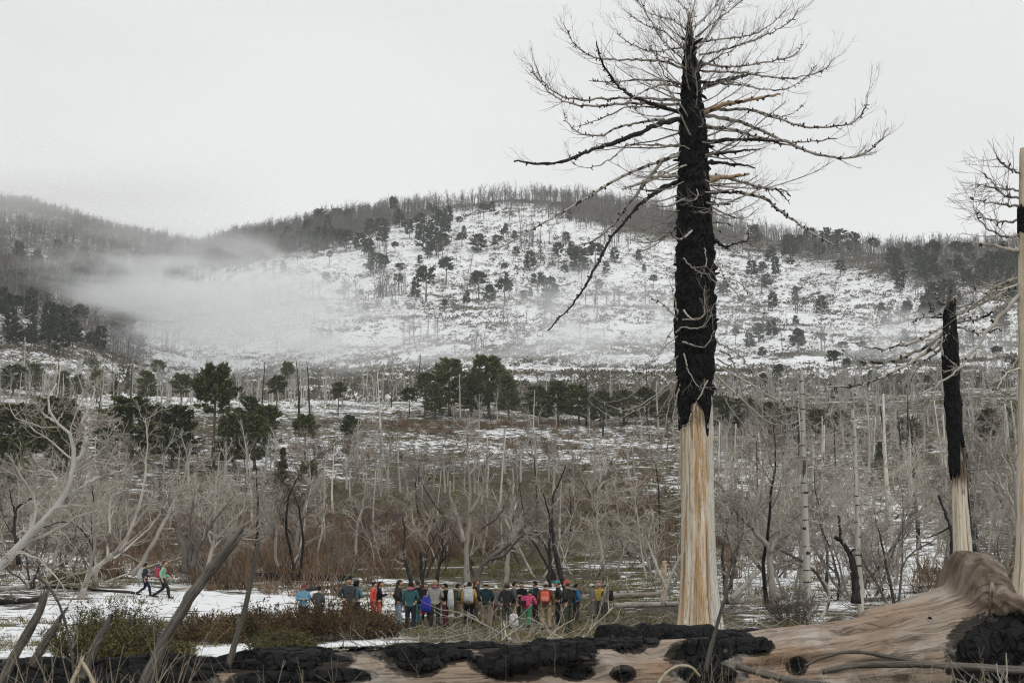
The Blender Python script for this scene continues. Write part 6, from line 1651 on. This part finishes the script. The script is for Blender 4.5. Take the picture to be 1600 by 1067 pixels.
person('dark-haired hiker in dark slate jacket behind the wide bush', 543, 903, 975, 150, 'pockets', (.05, .065, .075), (.30, .14, .06), 'short', HK, Y=58.)
person('hiker in black hood and teal coat beside the slate jacket', 555, 907, 975, 35, 'hold', (.09, .22, .24), (.05, .05, .06), 'hood', HK, BK, Y=58.6)
person('hiker in bright red coat at the right end of the wide bush', 583, 909, 975, 100, 'stand', (.85, .06, .03), (.75, .07, .04), 'short', HK, Y=60.)
person('dark-clad hiker in orange trousers pointing right by the red coat', 592, 908, 975, 85, 'reach', (.012, .014, .024), (.50, .11, .035), 'long', HB, Y=59.)
w1 = person('walking hiker in dark navy with pale pack, first on the left snow', 226, 880, 931, 82, 'walk', (.035, .045, .055), (.014, .024, .055), 'short', HK)
w2 = person('walking hiker in mint green jacket, second on the left snow', 254, 876, 935, 85, 'walk', (.22, .55, .32), (.022, .03, .032), 'short', (.10, .03, .025))
backpack(g8, 'white backpack on the yellow-jacketed hiker', (.62, .64, .62), 'tall', (.50, .52, .50))
backpack(g15, 'pink backpack on the bending hiker', (.80, .05, .20), 'big', (.05, .02, .03))
backpack(g17, 'small red-orange drawstring bag on the brown jacket', (.88, .12, .06), 'small', (.9, .25, .16))
backpack(g20, 'black backpack on the blue-jacketed hiker', (.02, .02, .025), 'big', (.10, .03, .03))
backpack(g23, 'navy backpack on the rightmost hiker', (.018, .018, .03), 'big', (.10, .02, .03))
backpack(w1, 'pale grey backpack on the first walking hiker', (.68, .71, .72), 'tall', (.60, .63, .64))
backpack(w2, 'red and blue backpack on the walking hiker in green', (.50, .03, .08), 'big', (.02, .07, .22))
def sack(label, px, row, w, h, col, Y, name='bag'):
    c = at(px, row, Y); o = thing(name, label, 'bag', tuple(c), 'bags of the hikers')
    V, Q = superell((0, 0, 0), (w, w * .7, h), .6, 20, 14, .12); V = V * (1 + .16 * (fbm(V[:, 0] * 7, V[:, 1] * 7, V[:, 2] * 7, 3, int(px))[:, None] - .5)); Acc().add(V, Q).obj('bag_body', cloth(col), o)
    Acc().add(*superell((0, -w * .6, -h * .3), (w * .7, w * .2, h * .4), .5, 14, 8)).obj('front_pocket', cloth(tuple(x * .85 for x in col)), o)
    k = np.linspace(0, np.pi, 12); Acc().add(*tubes(np.stack([np.cos(k) * w * .4, np.zeros(12), h * .9 + np.sin(k) * h * .35], -1), np.full(12, .012), 6)).obj('carry_loop', cloth(tuple(x * .5 for x in col)), o)
sack('blue jacket bundle hanging beside the grey coat', 666, 944, .19, .30, (.03, .035, .42), 54.6)
sack('white backpack standing on the ground by the green trousers', 803, 969, .17, .27, (.72, .72, .70), 54.5, 'backpack')
sack('red pouch hanging below the blue bundle', 660, 956, .10, .06, (.75, .06, .04), 54.7)
sack('crumpled white jacket bundle behind the olive jacket', 704, 935, .13, .36, (.66, .67, .68), 58.)

# masses of fine pieces within one thing
for o in COL.objects:
    if o.parent is not None and o.name.split('.')[0] in ('twigs', 'leaf_scars', 'crown', 'stems', 'foliage', 'branches'): o['kind'] = 'stuff'
